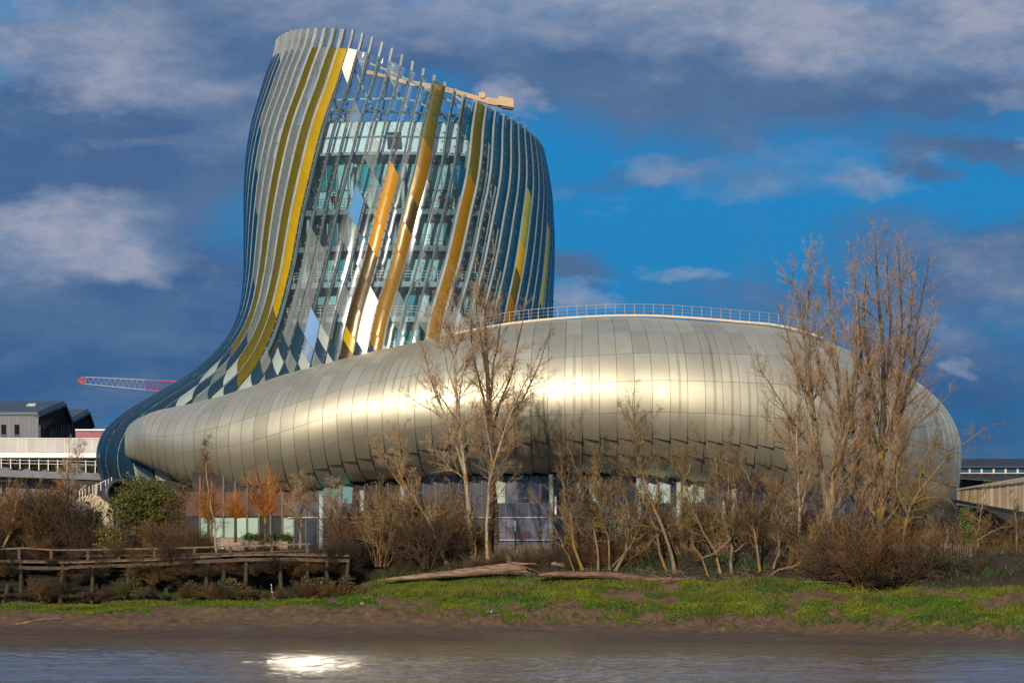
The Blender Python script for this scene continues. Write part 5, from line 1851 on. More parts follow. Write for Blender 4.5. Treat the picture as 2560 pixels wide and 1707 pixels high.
def tree(name, label, cat, trunks, lv, trunk_mat, limb_mat, twig_mat, seed, group=None, Y=None, rmin=0.0095, parts=True):
    """trunks: list of (points in 2352-wide photo rows, Y, r0, r1); lv: growth levels"""
    rg = np.random.default_rng(seed)
    TP, TR = [], []
    M0 = 12
    root = None
    for ti, (pts, yy, r0, r1) in enumerate(trunks):
        dy = rg.normal(0, 0.5, len(pts)) * (0 if ti == 0 else 1)
        P = [at(x * K, y * K, yy + (0 if j == 0 else dy[j] + (rg.uniform(-2, 2) * j / len(pts) if ti else 0))) for j, (x, y) in enumerate(pts)]
        if root is None:
            root = empty(name, P[0].to_tuple())
            prop(root, label, cat, group)
        P = polyline(P, M0)
        if wob := True:
            P[1:-1] += rg.normal(0, 0.05, (M0 - 2, 3))
        Rr = np.linspace(r0, r1, M0)
        if ti == 0 and r0 > 0.12: Rr[0] *= 1.25
        TP.append(P); TR.append(Rr)
    TP, TR = np.array(TP), np.array(TR)
    for i in range(len(TP)):
        V, F = tube_mesh(TP[i:i + 1], TR[i:i + 1], 9)
        o = link('trunk' if (i == 0 or trunks[i][2] > 0.24) else 'limb', mesh_np('trunk', V, F, True), trunk_mat, root)
    limbs, twigs = [], []
    P, Rr = TP, TR
    allP = [(TP, TR)]
    for li, (n, u0, ang, lf, m, wa, up, rf, sd) in enumerate(lv):
        P2, R2 = grow(P, Rr, n, u0, ang, lf, m, wa, up, rf, rg, lmin=0.35)
        R2 = np.maximum(R2, rmin)
        (limbs if li < len(lv) - 2 else twigs).append((P2, R2, sd))
        P, Rr = P2, R2
    if limbs:
        o = link('branches', make_mesh('branches', limbs), limb_mat, root); prop(o, kind='stuff')
    o = link('twigs', make_mesh('twigs', twigs), twig_mat, root); prop(o, kind='stuff')
    return root


# levels: (count, start, angle, length factor, points, wander, upward pull, radius per length, sides)
POPLAR = lambda a, b, c: [(a, 0.14, 42, 0.32, 7, 0.08, 0.09, 0.012, 5), (b, 0.10, 34, 0.38, 5, 0.10, 0.10, 0.010, 3), (c, 0.08, 36, 0.38, 4, 0.12, 0.06, 0.009, 3)]
AIRY = lambda a, b, c: [(a, 0.22, 42, 0.26, 7, 0.09, 0.08, 0.012, 5), (b, 0.10, 40, 0.45, 5, 0.12, 0.04, 0.010, 3), (c, 0.08, 42, 0.48, 4, 0.15, 0.02, 0.009, 3)]

YC = 351.0
tree('bare_tree', 'tall bare tree with a twin crown rising left of centre against the bright panels', 'tree',
     [([(1083, 1300), (1079, 1200), (1070, 1100), (1057, 1000), (1049, 900), (1043, 800), (1040, 690), (1043, 625)], YC, 0.27, 0.03),
      ([(1068, 1090), (1035, 990), (1000, 900), (975, 820), (962, 770)], YC, 0.12, 0.025),
      ([(1060, 1020), (1010, 955), (960, 925), (915, 895)], YC, 0.09, 0.02),
      ([(1052, 950), (1062, 860), (1078, 780), (1085, 700), (1080, 650)], YC, 0.10, 0.02),
      ([(1050, 920), (1025, 830), (1010, 740), (1008, 680)], YC, 0.09, 0.02),
      ([(1045, 850), (1055, 760), (1062, 680)], YC, 0.07, 0.02)], AIRY(110, 1000, 5200), B_PALE, B_GREY, T_PINK, 11)
tree('bare_tree', 'tall dark trunked bare tree with a wide crown, right of its twin crowned neighbour', 'tree',
     [([(1137, 1302), (1136, 1200), (1130, 1080), (1126, 980), (1121, 880), (1117, 780), (1113, 690), (1116, 600)], YC + 1, 0.47, 0.03),
      ([(1128, 1010), (1148, 930), (1175, 850), (1195, 770), (1205, 700)], YC + 1, 0.16, 0.02),
      ([(1125, 980), (1102, 880), (1085, 800), (1080, 720)], YC + 1, 0.15, 0.02),
      ([(1124, 930), (1135, 840), (1150, 740), (1155, 660)], YC + 1, 0.13, 0.02),
      ([(1120, 870), (1105, 780), (1092, 700), (1098, 640)], YC + 1, 0.11, 0.02),
      ([(1127, 1040), (1165, 970), (1215, 890), (1250, 800), (1262, 760)], YC + 1, 0.12, 0.02)], AIRY(120, 1100, 6000), B_DARK, B_GREY, T_PINK, 12)
tree('slender_tree', 'slender pale stem crossing in front of the dark central trunk', 'tree',
     [([(1121, 1300), (1118, 1220), (1122, 1140), (1135, 1060), (1158, 990), (1185, 920), (1220, 850), (1243, 790)], YC - 2, 0.17, 0.02),
      ([(1133, 1070), (1120, 1000), (1110, 940)], YC - 2, 0.06, 0.02)], AIRY(40, 240, 900), B_PALE, B_GREY, T_PINK, 13)
tree('slender_tree', 'thin yellow barked stem at the foot of the twin crowned tree', 'tree',
     [([(1092, 1300), (1088, 1250), (1080, 1210), (1072, 1170)], YC - 1.5, 0.11, 0.03),
      ([(1088, 1248), (1098, 1225), (1115, 1212), (1126, 1200)], YC - 1.5, 0.06, 0.02)], AIRY(14, 60, 160), B_LICH, B_LICH, T_LICH, 14)
tree('leaning_tree', 'slim tree leaning left with yellow lichen along its bark', 'tree',
     [([(1031, 1306), (1008, 1250), (985, 1200), (960, 1155), (932, 1120), (918, 1080), (906, 1035), (892, 990)], YC - 1, 0.22, 0.03),
      ([(940, 1130), (905, 1095), (875, 1045), (850, 1010), (838, 990)], YC - 1, 0.10, 0.02),
      ([(960, 1155), (935, 1105), (925, 1030), (930, 970)], YC - 1, 0.07, 0.02)], AIRY(60, 380, 1500), B_LICH, B_LICH, T_PINK, 15)

YR = 345.0
tree('poplar_tree', 'tall bare poplar with fanned upright limbs, left of the pair at right', 'tree',
     [([(1908, 1330), (1907, 1250), (1906, 1180), (1915, 1090), (1938, 1010), (1957, 940), (1964, 860), (1962, 780)], YR, 0.50, 0.07),
      ([(1905, 1185), (1893, 1110), (1880, 1040), (1870, 960), (1858, 880), (1845, 760), (1830, 680), (1818, 620)], YR, 0.33, 0.03),
      ([(1912, 1100), (1925, 1000), (1930, 900), (1918, 800), (1905, 700), (1898, 640), (1893, 580)], YR, 0.22, 0.03),
      ([(1885, 1060), (1850, 1010), (1810, 950), (1775, 890), (1748, 850), (1738, 820)], YR, 0.17, 0.02),
      ([(1872, 960), (1845, 880), (1820, 810), (1800, 740), (1785, 700)], YR, 0.15, 0.02),
      ([(1862, 900), (1858, 800), (1852, 700), (1858, 620), (1872, 565)], YR, 0.17, 0.02),
      ([(1950, 960), (1968, 860), (1972, 760), (1962, 660), (1955, 590), (1953, 555)], YR, 0.18, 0.02),
      ([(1930, 1010), (1900, 920), (1880, 830), (1872, 760), (1878, 690)], YR, 0.15, 0.02),
      ([(1890, 1090), (1845, 1050), (1800, 1010), (1765, 960), (1752, 920)], YR, 0.12, 0.02)], POPLAR(220, 2300, 10500), B_GREY, B_GREY, T_PINK, 21)
tree('poplar_tree', 'tall bare poplar with a thick dark trunk, right of the pair at right', 'tree',
     [([(2026, 1330), (2022, 1250), (2020, 1180), (2021, 1080), (2026, 990), (2031, 900), (2029, 800), (2022, 700), (2014, 620), (2010, 552)], YR + 1.5, 0.48, 0.03),
      ([(2022, 1040), (2050, 960), (2064, 880), (2070, 780), (2068, 680), (2064, 600), (2063, 556)], YR + 1.5, 0.20, 0.02),
      ([(2022, 1060), (2062, 980), (2082, 900), (2098, 800), (2115, 700), (2130, 620), (2134, 590)], YR + 1.5, 0.20, 0.02),
      ([(2024, 1000), (2004, 900), (1990, 800), (1984, 700), (1990, 620)], YR + 1.5, 0.17, 0.02),
      ([(2020, 1040), (1998, 960), (1985, 880), (1975, 780), (1972, 700)], YR + 1.5, 0.14, 0.02),
      ([(2085, 890), (2100, 850), (2122, 800), (2140, 740), (2145, 690)], YR + 1.5, 0.10, 0.02),
      ([(2028, 920), (2042, 820), (2045, 720), (2038, 640), (2040, 580)], YR + 1.5, 0.15, 0.02),
      ([(2068, 860), (2090, 760), (2095, 670), (2090, 600)], YR + 1.5, 0.11, 0.02)], POPLAR(220, 2300, 10500), B_DARK, B_GREY, T_PINK, 22)
tree('poplar_tree', 'dark straight trunk standing between the two big poplars', 'tree',
     [([(1984, 1330), (1983, 1260), (1980, 1200), (1972, 1130), (1966, 1060), (1958, 990), (1950, 920), (1945, 850)], YR + 3, 0.33, 0.06),
      ([(1968, 1080), (1985, 1000), (1995, 930)], YR + 3, 0.13, 0.02)], POPLAR(50, 340, 1400), B_DARK, B_GREY, T_PINK, 23)
tree('crooked_tree', 'crooked lichen yellow tree reaching past the right end of the museum', 'tree',
     [([(2068, 1330), (2075, 1230), (2092, 1160), (2125, 1110), (2165, 1065), (2185, 1035), (2225, 1012), (2258, 985), (2290, 972)], YR - 1, 0.24, 0.02),
      ([(2085, 1180), (2060, 1120), (2065, 1060), (2085, 1000), (2110, 950), (2140, 900)], YR - 1, 0.14, 0.02),
      ([(2095, 1155), (2140, 1140), (2180, 1150), (2195, 1165)], YR - 1, 0.08, 0.02),
      ([(2100, 1150), (2140, 1120), (2180, 1105), (2205, 1100)], YR - 1, 0.08, 0.02),
      ([(2112, 1125), (2120, 1060), (2145, 1010), (2150, 960), (2160, 905)], YR - 1, 0.09, 0.02),
      ([(2080, 1200), (2110, 1185), (2140, 1205), (2155, 1225)], YR - 1, 0.07, 0.02),
      ([(2135, 1100), (2090, 1060), (2040, 1030), (2010, 1000)], YR - 1, 0.07, 0.02)],
     [(110, 0.15, 55, 0.24, 6, 0.22, 0.03, 0.012, 4), (650, 0.1, 50, 0.5, 5, 0.25, 0.02, 0.010, 3), (2200, 0.1, 50, 0.45, 4, 0.25, 0.0, 0.010, 3)], B_LICH, B_LICH, T_LICH, 24)
tree('slender_tree', 'thin straight pale trunk just left of the big poplars', 'tree',
     [([(1841, 1352), (1838, 1290), (1835, 1200), (1834, 1100), (1830, 1000), (1832, 930), (1828, 860)], YR - 2, 0.19, 0.02),
      ([(1833, 1060), (1815, 980), (1800, 920)], YR - 2, 0.06, 0.02), ([(1836, 1180), (1858, 1090), (1862, 1000)], YR - 2, 0.06, 0.02)], POPLAR(60, 420, 1700), B_PALE, B_GREY, T_PINK, 25)


def z5(l):
    return [((1300 + x / 3.136) / K, (1000 + y / 3.136) / K) for x, y in l]


THICKET = [
    ('leftmost bare thicket tree, its lichened stems leaning left from behind the fallen trunk', [([(492, 1335), (420, 1150), (405, 950), (340, 700), (322, 480), (302, 330)], .17), ([(425, 1335), (330, 1130), (250, 950), (180, 850), (90, 740)], .09), ([(400, 930), (470, 760), (520, 600)], .06)], B_LICH),
    ('thin upright thicket stem with a knobbly yellow fork, second from the left', [([(612, 1340), (600, 1130), (572, 900), (500, 700), (410, 450), (352, 320)], .14), ([(600, 1120), (560, 1080), (500, 1060), (440, 960)], .06), ([(600, 1110), (660, 1100), (720, 1180)], .05)], B_GREY),
    ('thicket tree with two yellow stems crossing behind the middle of the fallen trunk', [([(745, 1340), (822, 1180), (850, 950), (822, 760), (780, 600), (785, 420)], .19), ([(700, 1335), (860, 1150), (960, 960), (1000, 830), (1040, 640)], .10), ([(850, 950), (760, 760), (640, 640), (560, 520)], .07)], B_LICH),
    ('slim thicket stem standing behind the yellow crossing pair', [([(700, 1330), (705, 1120), (625, 850), (605, 600), (590, 380)], .10), ([(640, 900), (690, 760), (760, 640)], .05)], B_GREY),
    ('tallest thicket tree with a leader rising above the panels in the middle', [([(1215, 1362), (1182, 1180), (1125, 1030), (1000, 720), (925, 450), (895, 250), (885, 0), (888, -60)], .22), ([(925, 470), (960, 300), (1050, 130), (1100, 60)], .07), ([(893, 280), (820, 120), (780, 20)], .07), ([(905, 330), (960, 200), (980, 80)], .05)], B_GREY),
    ('leaning thicket tree immediately left of the tallest thicket tree', [([(1150, 1352), (1090, 1180), (1062, 1000), (965, 780), (860, 620), (800, 480)], .17), ([(1062, 1068), (1160, 1000), (1250, 955), (1290, 945)], .08), ([(1062, 1068), (1000, 1140), (930, 1200), (860, 1250)], .08)], B_LICH),
    ('low yellow forked thicket tree with a long curved arm over the fallen trunk', [([(1488, 1395), (1425, 1240), (1352, 1120), (1335, 1000), (1310, 900)], .13), ([(1430, 1235), (1550, 1180), (1655, 1070), (1700, 880), (1685, 640), (1655, 400)], .11), ([(1345, 1105), (1420, 1100), (1490, 1095)], .05)], B_LICH),
    ('thicket tree with a brown stem bending left behind the yellow forked one', [([(1572, 1362), (1530, 1180), (1440, 1040), (1335, 800), (1290, 620), (1205, 450)], .15), ([(1290, 640), (1330, 500), (1365, 320), (1360, 200)], .08)], B_GREY),
    ('thick stemmed thicket tree right of the yellow forked one, splitting low', [([(1660, 1362), (1650, 1150), (1600, 950), (1560, 750), (1522, 560), (1455, 300)], .19), ([(1680, 1190), (1780, 1120), (1900, 1020), (2000, 960)], .07), ([(1560, 760), (1545, 560), (1520, 350)], .07), ([(1600, 960), (1630, 700), (1625, 450), (1640, 230)], .07)], B_GREY),
    ('thicket tree with a Y shaped pale stem, third from the slender straight trunk', [([(1882, 1342), (1852, 1120), (1822, 900), (1835, 700), (1880, 600), (1960, 500)], .15), ([(1848, 1000), (1930, 970), (2000, 955)], .05), ([(1835, 700), (1770, 560), (1720, 430), (1715, 380)], .07)], B_LICH),
    ('thicket tree with a slim wavy yellow stem, next to the slender straight trunk', [([(1985, 1322), (2032, 1150), (2022, 950), (2065, 700), (2080, 640)], .12), ([(2030, 1010), (2080, 900), (2170, 830), (2250, 810)], .06), ([(2040, 850), (1990, 720), (1960, 600)], .05)], B_LICH),
    ('sprawling yellow branch arching over the debris at the foot of the straight trunk', [([(1920, 1420), (2010, 1340), (2130, 1300), (2190, 1280), (2220, 1240), (2330, 1080), (2420, 1040), (2520, 980)], .12), ([(2190, 1290), (2260, 1310), (2350, 1290)], .06)], B_LICH),
]
for i, (lab, tr, mt) in enumerate(THICKET):
    yy = float(shore(tr[0][0][0][0] / 3.136 + 1300)) + 18.8 + (i * 37 % 11) * 0.2
    tree('thicket_tree', lab, 'tree', [(z5(p), yy, r * .85, 0.02) for p, r in tr], [(56, 0.2, 38, 0.34, 6, 0.14, 0.07, 0.011, 4), (380, 0.1, 38, 0.48, 5, 0.14, 0.05, 0.010, 3), (1400, 0.1, 40, 0.45, 4, 0.15, 0.03, 0.009, 3)],
         mt, mt, (T_SAP, T_BROWN, T_SAP, T_LICH)[i % 4], 100 + i, group='riverside thicket trees')
# a few more on the flanks
tree('ivy_tree', 'small yellow lichened tree beside the ivy covered trunk under the footbridge', 'tree',
     [([(2237, 1330), (2243, 1260), (2250, 1200), (2258, 1150), (2262, 1110)], 338, .13, .02), ([(2246, 1240), (2290, 1215), (2330, 1205)], 338, .06, .02), ([(2244, 1270), (2280, 1275), (2320, 1255)], 338, .06, .02)],
     [(50, 0.1, 50, 0.35, 5, .2, .04, .012, 4), (260, .1, 45, .5, 4, .2, .03, .01, 3), (800, .1, 45, .5, 4, .2, 0, .01, 3)], B_LICH, B_LICH, T_LICH, 131)
tree('bare_tree', 'small bare tree with two thin stems at the far right edge', 'tree',
     [([(2334, 1330), (2335, 1250), (2332, 1180), (2325, 1140)], 338, .12, .02), ([(2346, 1330), (2347, 1240), (2350, 1170)], 338, .08, .02)], AIRY(40, 240, 800), B_GREY, B_GREY, T_RUSSET, 132)
tree('birch_tree', 'young birch with a white thin stem below the metal body at left', 'tree',
     [([(497, 1268), (494, 1220), (485, 1170), (478, 1120), (475, 1070), (474, 1030), (474, 1000)], 356, .10, .02)], [(60, .15, 65, .13, 5, .12, .02, .012, 4), (300, .1, 50, .5, 4, .2, 0, .01, 3), (900, .1, 50, .5, 4, .2, 0, .01, 3)], B_PALE, T_RUSSET, T_RUSSET, 133)
tree('bare_tree', 'young bare tree with a rounded crown in front of the long low windows', 'tree',
     [([(690, 1262), (692, 1200), (694, 1160), (692, 1100)], 360, .17, .02)], [(40, .25, 50, .55, 6, .10, .05, .012, 4), (260, .1, 40, .5, 5, .12, .03, .01, 3), (1000, .1, 40, .5, 4, .14, 0, .009, 3)], B_GREY, B_GREY, T_PINK, 134)
tree('bare_tree', 'thin bare tree left of the dark scrub with a pale straight stem', 'tree',
     [([(771, 1262), (770, 1200), (768, 1150), (766, 1105)], 361, .11, .02)], [(40, .2, 40, .4, 6, .10, .05, .012, 4), (240, .1, 40, .5, 5, .12, .03, .01, 3), (900, .1, 40, .5, 4, .14, 0, .009, 3)], B_PALE, B_GREY, T_PINK, 135)
tree('bare_tree', 'thin forked bare tree standing in front of the white balcony at far left', 'tree',
     [([(158, 1200), (156, 1140), (158, 1080), (160, 1040), (158, 1012)], 372, .10, .02), ([(157, 1120), (175, 1070), (186, 1020)], 372, .06, .02)], POPLAR(50, 320, 1100), B_GREY, B_GREY, T_PINK, 136)
tree('bare_tree', 'leaning bare tree with a pale curved stem at the far left edge', 'tree',
     [([(0, 1270), (20, 1235), (30, 1190), (38, 1150), (40, 1110)], 362, .13, .02)], AIRY(40, 260, 900), B_PALE, B_GREY, T_RUSSET, 137)


def pollard(px, base, crown, top, w, seed, lab):
    """orange twigged willow: a short trunk with an upright brush of shoots"""
    rg = np.random.default_rng(seed)
    Y = 372.0
    r = empty('pollard_willow', at(px * K, base * K, Y).to_tuple()); prop(r, lab, 'tree', 'orange pollard willows')
    m = MB(); m.bar(at(px * K, base * K, Y), at(px * K, crown * K, Y), 0.34, n=8, w2=0.26); m.build('trunk', B_DARK, r)
    n = 170
    c = np.array(at(px * K, crown * K, Y))
    H = (crown - top) * K / FOC * Y; Wd = w * K / FOC * Y
    a = rg.uniform(0, 2 * np.pi, n); q = np.sqrt(rg.uniform(0, 1, n))
    hh = H * rg.uniform(.22, 1.0, n) * (1 - .15 * q) * (1 + .25 * np.sin(a * 2 + seed * 2.1))
    P = np.empty((n, 5, 3))
    for j, f in enumerate(np.linspace(0, 1, 5)):
        rad = Wd * q * (f ** 0.8) * 1.15 * (1 + .35 * np.sin(a * 3 + seed))
        P[:, j] = c + np.stack([np.cos(a) * rad, np.sin(a) * rad, hh * f], -1) + rg.normal(0, .05, (n, 3)) * (j > 0)
    Rr = np.repeat(np.linspace(.03, .010, 5)[None], n, 0)
    P2, R2 = grow(P, Rr, 420, .15, 22, .4, 3, .06, .08, .01, rg); R2 = np.maximum(R2, .011)
    o = link('shoots', make_mesh('shoots', [(P, Rr, 3), (P2, R2, 3)]), T_ORANGE, r); prop(o, kind='stuff')


pollard(479, 1250, 1195, 1105, 33, 1, 'orange twigged willow furthest left, beside the young birch')
pollard(541, 1245, 1190, 1125, 33, 2, 'small orange twigged willow between two taller ones')
pollard(609, 1245, 1185, 1072, 42, 3, 'tallest orange twigged willow, before the mint coloured windows')
pollard(6, 1250, 1200, 1105, 40, 4, 'orange twigged willow at the left edge under the balcony')
pollard(128, 1255, 1200, 1110, 38, 5, 'orange twigged willow below the sloping concrete band at left')


# ---- shrubs: a few meshes of bare stems, copied
def shrub_mesh(seed, h, spread, n0, n1, n2, droop=0.0, rmin=0.012):
    rg = np.random.default_rng(seed)
    a = rg.uniform(0, 2 * np.pi, n0); q = np.sqrt(rg.uniform(0, 1, n0))
    m = 7
    P = np.empty((n0, m, 3))
    d = np.stack([np.cos(a) * q * spread, np.sin(a) * q * spread, np.ones(n0)], -1); d /= np.linalg.norm(d, axis=1, keepdims=True)
    cur = np.stack([np.cos(a) * q * .25 * h * .4, np.sin(a) * q * .25 * h * .4, np.zeros(n0) - .2], -1)
    L = h * rg.uniform(.6, 1.1, n0) * 1.15
    P[:, 0] = cur
    for j in range(1, m):
        d = d + rg.normal(0, .10, (n0, 3)) + np.array([0, 0, -droop * j / m]); d /= np.linalg.norm(d, axis=1, keepdims=True)
        cur = cur + d * (L / (m - 1))[:, None]; P[:, j] = cur
    Rr = np.repeat(np.linspace(.035, .015, m)[None], n0, 0)
    P1, R1 = grow(P, Rr, n1, .15, 38, .45, 5, .14, .03 - droop * .3, .008, rg, lmin=.3)
    P2, R2 = grow(P1, R1, n2, .1, 42, .5, 4, .16, .0 - droop * .2, .008, rg, lmin=.2)
    return make_mesh('bare_bush', [(P, Rr, 4), (P1, np.maximum(R1, rmin), 3), (P2, np.maximum(R2, rmin), 3)])


SH = [shrub_mesh(1, 4.2, .75, 40, 420, 1500), shrub_mesh(2, 3.0, 1.0, 46, 420, 1500, .10), shrub_mesh(3, 5.2, .6, 34, 400, 1500), shrub_mesh(4, 2.4, 1.4, 60, 500, 1500, .25), shrub_mesh(5, 5.6, .30, 12, 110, 420), shrub_mesh(6, 5.0, .42, 14, 120, 460)]
VARS = {}


def shrub(k, px, py, Y, s, mat, name='bare_bush', sx=1.0):
    key = (k, mat.name)
    if key not in VARS:
        me = SH[k].copy(); me.materials.clear(); me.materials.append(mat); VARS[key] = me
    o = bpy.data.objects.new(name, VARS[key]); COL.objects.link(o)
    o.location = at(px * K, py * K, Y); o.rotation_euler = (0, 0, random.uniform(0, 6.28)); o.scale = (s * sx, s * sx, s)
    return o


def scrub(name, label, spots, mats, group=None):
    """one closed mass of brushwood: the bushes joined into one mesh"""
    Vs, Fs, ms, b = [], [], [], 0
    cache = {}
    for (k, px, py, Y, s, mi) in spots:
        if k not in cache:
            me = SH[k]
            v = np.empty(len(me.vertices) * 3, np.float32); me.vertices.foreach_get('co', v)
            f = np.empty(len(me.loops), np.int32); me.loops.foreach_get('vertex_index', f)
            cache[k] = (v.reshape(-1, 3), f.reshape(-1, 4))
        v, f = cache[k]
        a = random.uniform(0, 6.28); c, s_ = math.cos(a), math.sin(a)
        rot = np.array([[c, s_, 0], [-s_, c, 0], [0, 0, 1]])
        Vs.append((v @ rot) * s * np.array([1.1, 1.1, 1]) + np.array(at(px * K, py * K, Y)))
        Fs.append(f + b); ms.append(np.full(len(f), mi)); b += len(v)
    o = link(name, mesh_np(name, np.concatenate(Vs), np.concatenate(Fs), False, np.concatenate(ms)), mats)
    prop(o, label, 'scrub', group, 'stuff')


def spots(n, x0, x1, y0, y1, Y0, Y1, s0, s1, ks=(0, 1, 2), nm=3, seed=0, ybase=None):
    rg = random.Random(seed)
    L = []
    for i in range(n):
        x = x0 + (x1 - x0) * (i + rg.random()) / n
        Y = rg.uniform(Y0, Y1) if Y0 else jy(x * K) + rg.uniform(-.2, 2.5)
        y = rg.uniform(y0, y1)
        L.append((rg.choice(ks), x, y, Y, rg.uniform(s0, s1), rg.randrange(nm)))
    return L


L_WEED = MAT('olive_weed', (0.075, 0.075, 0.015), (0.045, 0.05, 0.012), 0.8, scale=0.6)
T_DK = MAT('dark_twigs', (0.034, 0.021, 0.013), (0.018, 0.012, 0.008), 0.9, scale=0.5)
MB3 = [T_BROWN, T_RUSSET, T_DK]
scrub('bank_scrub', 'tangle of bare brown scrub behind the jetty at left', spots(16, -60, 180, 1262, 1285, 364, 369, .8, 1.25, seed=1) + spots(24, 160, 480, 1262, 1282, 362, 366, .35, .62, seed=21), MB3)
scrub('centre_scrub', 'dark tangle of bare scrub between the jetty and the leaning tree', spots(36, 800, 1080, 1290, 1318, 350, 358, .6, 1.05, seed=2) + spots(12, 800, 1000, 1262, 1285, 357, 362, .9, 1.15, seed=3), MB3)
scrub('thicket_undergrowth', 'thin bare undergrowth between the thicket trees in front of the fence', spots(34, 1080, 1850, 1304, 1320, 345, 350, .35, .75, ks=(0, 2, 1), seed=4) + spots(14, 1500, 1900, 1290, 1310, 350, 356, .8, 1.1, seed=14), [T_BROWN, T_RUSSET, T_PINK])
scrub('right_scrub', 'mass of bare brown scrub under the big poplars and on to the right', spots(30, 1870, 2190, 1318, 1345, 328, 345, .8, 1.35, ks=(0, 1, 3), seed=5) + spots(14, 2190, 2380, 1318, 1345, 328, 340, .5, .8, ks=(0, 1, 3), seed=55) + spots(14, 2180, 2400, 1290, 1330, 345, 352, .45, .8, seed=6), MB3)
scrub('waterside_scrub', 'low tangle of dead stems and weeds growing in front of the jetty piles', [(k, x, y, jy(x * K) - 1.2, s, mi) for (k, x, y, Y, s, mi) in spots(44, -30, 840, 1366, 1374, 0, 1, .16, .42, ks=(1, 3, 0), nm=4, seed=77)], [T_BROWN, T_DK, T_RUSSET, L_WEED])
scrub('drooping_scrub', 'drooping bare brush hanging over the bank below the jetty beams', spots(30, -30, 820, 1310, 1335, 0, 0, .30, .60, ks=(1, 3), seed=7) + spots(34, -30, 800, 1280, 1325, 0, 0, .35, .62, ks=(1, 3, 0), seed=71), MB3)
scrub('sapling_thicket', 'screen of thin bare saplings standing before the glazing from centre to right', spots(19, 1350, 1900, 1300, 1318, 346, 352, .95, 1.45, ks=(4, 5), seed=41) + spots(10, 860, 1080, 1290, 1310, 350, 356, 1.0, 1.4, ks=(4, 5), seed=42)
      + spots(9, 1880, 2200, 1310, 1330, 346, 352, 1.0, 1.3, ks=(4, 5), seed=43) + spots(8, -40, 170, 1262, 1280, 366, 370, .9, 1.3, ks=(4, 5), seed=44), [T_SAP, T_BROWN, T_SAP])
for i, (k, x, y, Y, s, mt, lab) in enumerate((
        (0, 985, 1300, 349, 1.25, T_BROWN, 'broad brown bare bush just left of the leaning tree'), (1, 620, 1325, 352, 1.15, T_BROWN, 'bare bush growing up through the middle of the jetty'),
        (1, 350, 1335, 354, 1.1, T_RUSSET, 'bare bush drooping over the jetty beam at left of centre span'), (0, 815, 1290, 356, 1.15, T_RUSSET, 'tall russet bare bush at the right end of the jetty'),
        (3, 2050, 1330, 333, 1.5, T_BROWN, 'wide drooping brown bush below the thick poplar trunk'), (3, 2140, 1335, 331, 1.65, T_BROWN, 'widest sweeping brown bush at the foot of the crooked tree'),
        (3, 1960, 1325, 336, 1.5, T_RUSSET, 'reddish drooping bush left of the wide brown ones'), (0, 2340, 1335, 330, .85, T_RUSSET, 'upright russet bush at the right edge above the grass'),
        (2, 90, 1270, 364, 1.15, T_RUSSET, 'tall russet bush behind the jetty rail near the left edge'), (2, 178, 1275, 363, .8, T_BROWN, 'tall brown bush behind the jetty rail left of the green one'))):
    o = shrub(k, x, y, Y, s, mt); prop(o, lab, 'bush')


def leafy(name, label, cat, blobs, mats, n, size, seed, trunk=None):
    """evergreen: leaf clusters on the outside of several overlapping lobes + inner twigs"""
    rg = np.random.default_rng(seed)
    px, py, Y = blobs[0][:3]
    r = empty(name, at(px * K, (py + 40) * K, Y).to_tuple()); prop(r, label, cat)
    P = []
    for (x, y, yy, rx, ry) in blobs:
        k = int(n * rx * ry / sum(b[3] * b[4] for b in blobs))
        kc = max(10, k // 28)
        d = rg.normal(0, 1, (kc, 3)); d /= np.linalg.norm(d, axis=1, keepdims=True)
        c = np.array(at(x * K, y * K, yy)); sx, sz = rx * K / FOC * yy, ry * K / FOC * yy
        cc = c + d * np.array([sx, sx, sz]) * rg.uniform(.45, 1.05, (kc, 1))
        q = np.repeat(cc, 28, 0) + rg.normal(0, .20, (kc * 28, 3)) * np.array([1.3, 1.3, .7])
        P.append(q)
    P = np.concatenate(P)
    V, F = leaves_at(P, size, seed)
    mi = rg.integers(0, len(mats), len(F))
    o = link('foliage', mesh_np('foliage', V, F, False, mi), mats, r); prop(o, kind='stuff')
    for (x0, y0, x1, y1, w) in (trunk or []):
        m = MB(); m.bar(at(x0 * K, y0 * K, Y), at(x1 * K, y1 * K, Y), w, n=7, w2=w * .5); m.build('stem', B_DARK, r)


L1 = MAT('olive_leaf', (0.072, 0.062, 0.007), (0.045, 0.045, 0.006), 0.5, scale=1); L2 = MAT('deep_green_leaf', (0.022, 0.050, 0.012), (0.03, 0.06, 0.014), 0.5, scale=1)
L3 = MAT('yellow_green_leaf', (0.15, 0.14, 0.015), (0.10, 0.11, 0.012), 0.5, scale=1); L4 = MAT('bright_ivy_leaf', (0.05, 0.13, 0.015), (0.035, 0.09, 0.012), 0.5, scale=1)
L5 = MAT('russet_leaf', (0.10, 0.05, 0.03), (0.07, 0.035, 0.02), .7, scale=1)
leafy('evergreen_tree', 'rounded dark evergreen tree beside the round passage mouth', 'tree', [(325, 1136, 371, 66, 48), (286, 1172, 370, 38, 42), (368, 1165, 371, 52, 50), (330, 1205, 371, 58, 36)], [L1, L1, L3, L2, L3], 17000, .11, 1, [(330, 1262, 325, 1150, .4), (330, 1220, 360, 1150, .2), (328, 1220, 295, 1165, .2)])
leafy('green_bush', 'dense dark green bush standing below the pale stone stair', 'bush', [(208, 1192, 366, 24, 24), (212, 1215, 366, 20, 22)], [L2, L2, L1], 4500, .10, 2, [(210, 1262, 210, 1200, .15)])
leafy('yellow_green_bush', 'loose yellow green bush behind the jetty railing', 'bush', [(262, 1238, 362, 26, 18), (250, 1255, 362, 34, 12), (240, 1222, 362, 14, 10)], [L3, L1, L3], 3200, .10, 3, [(260, 1275, 260, 1245, .12)])
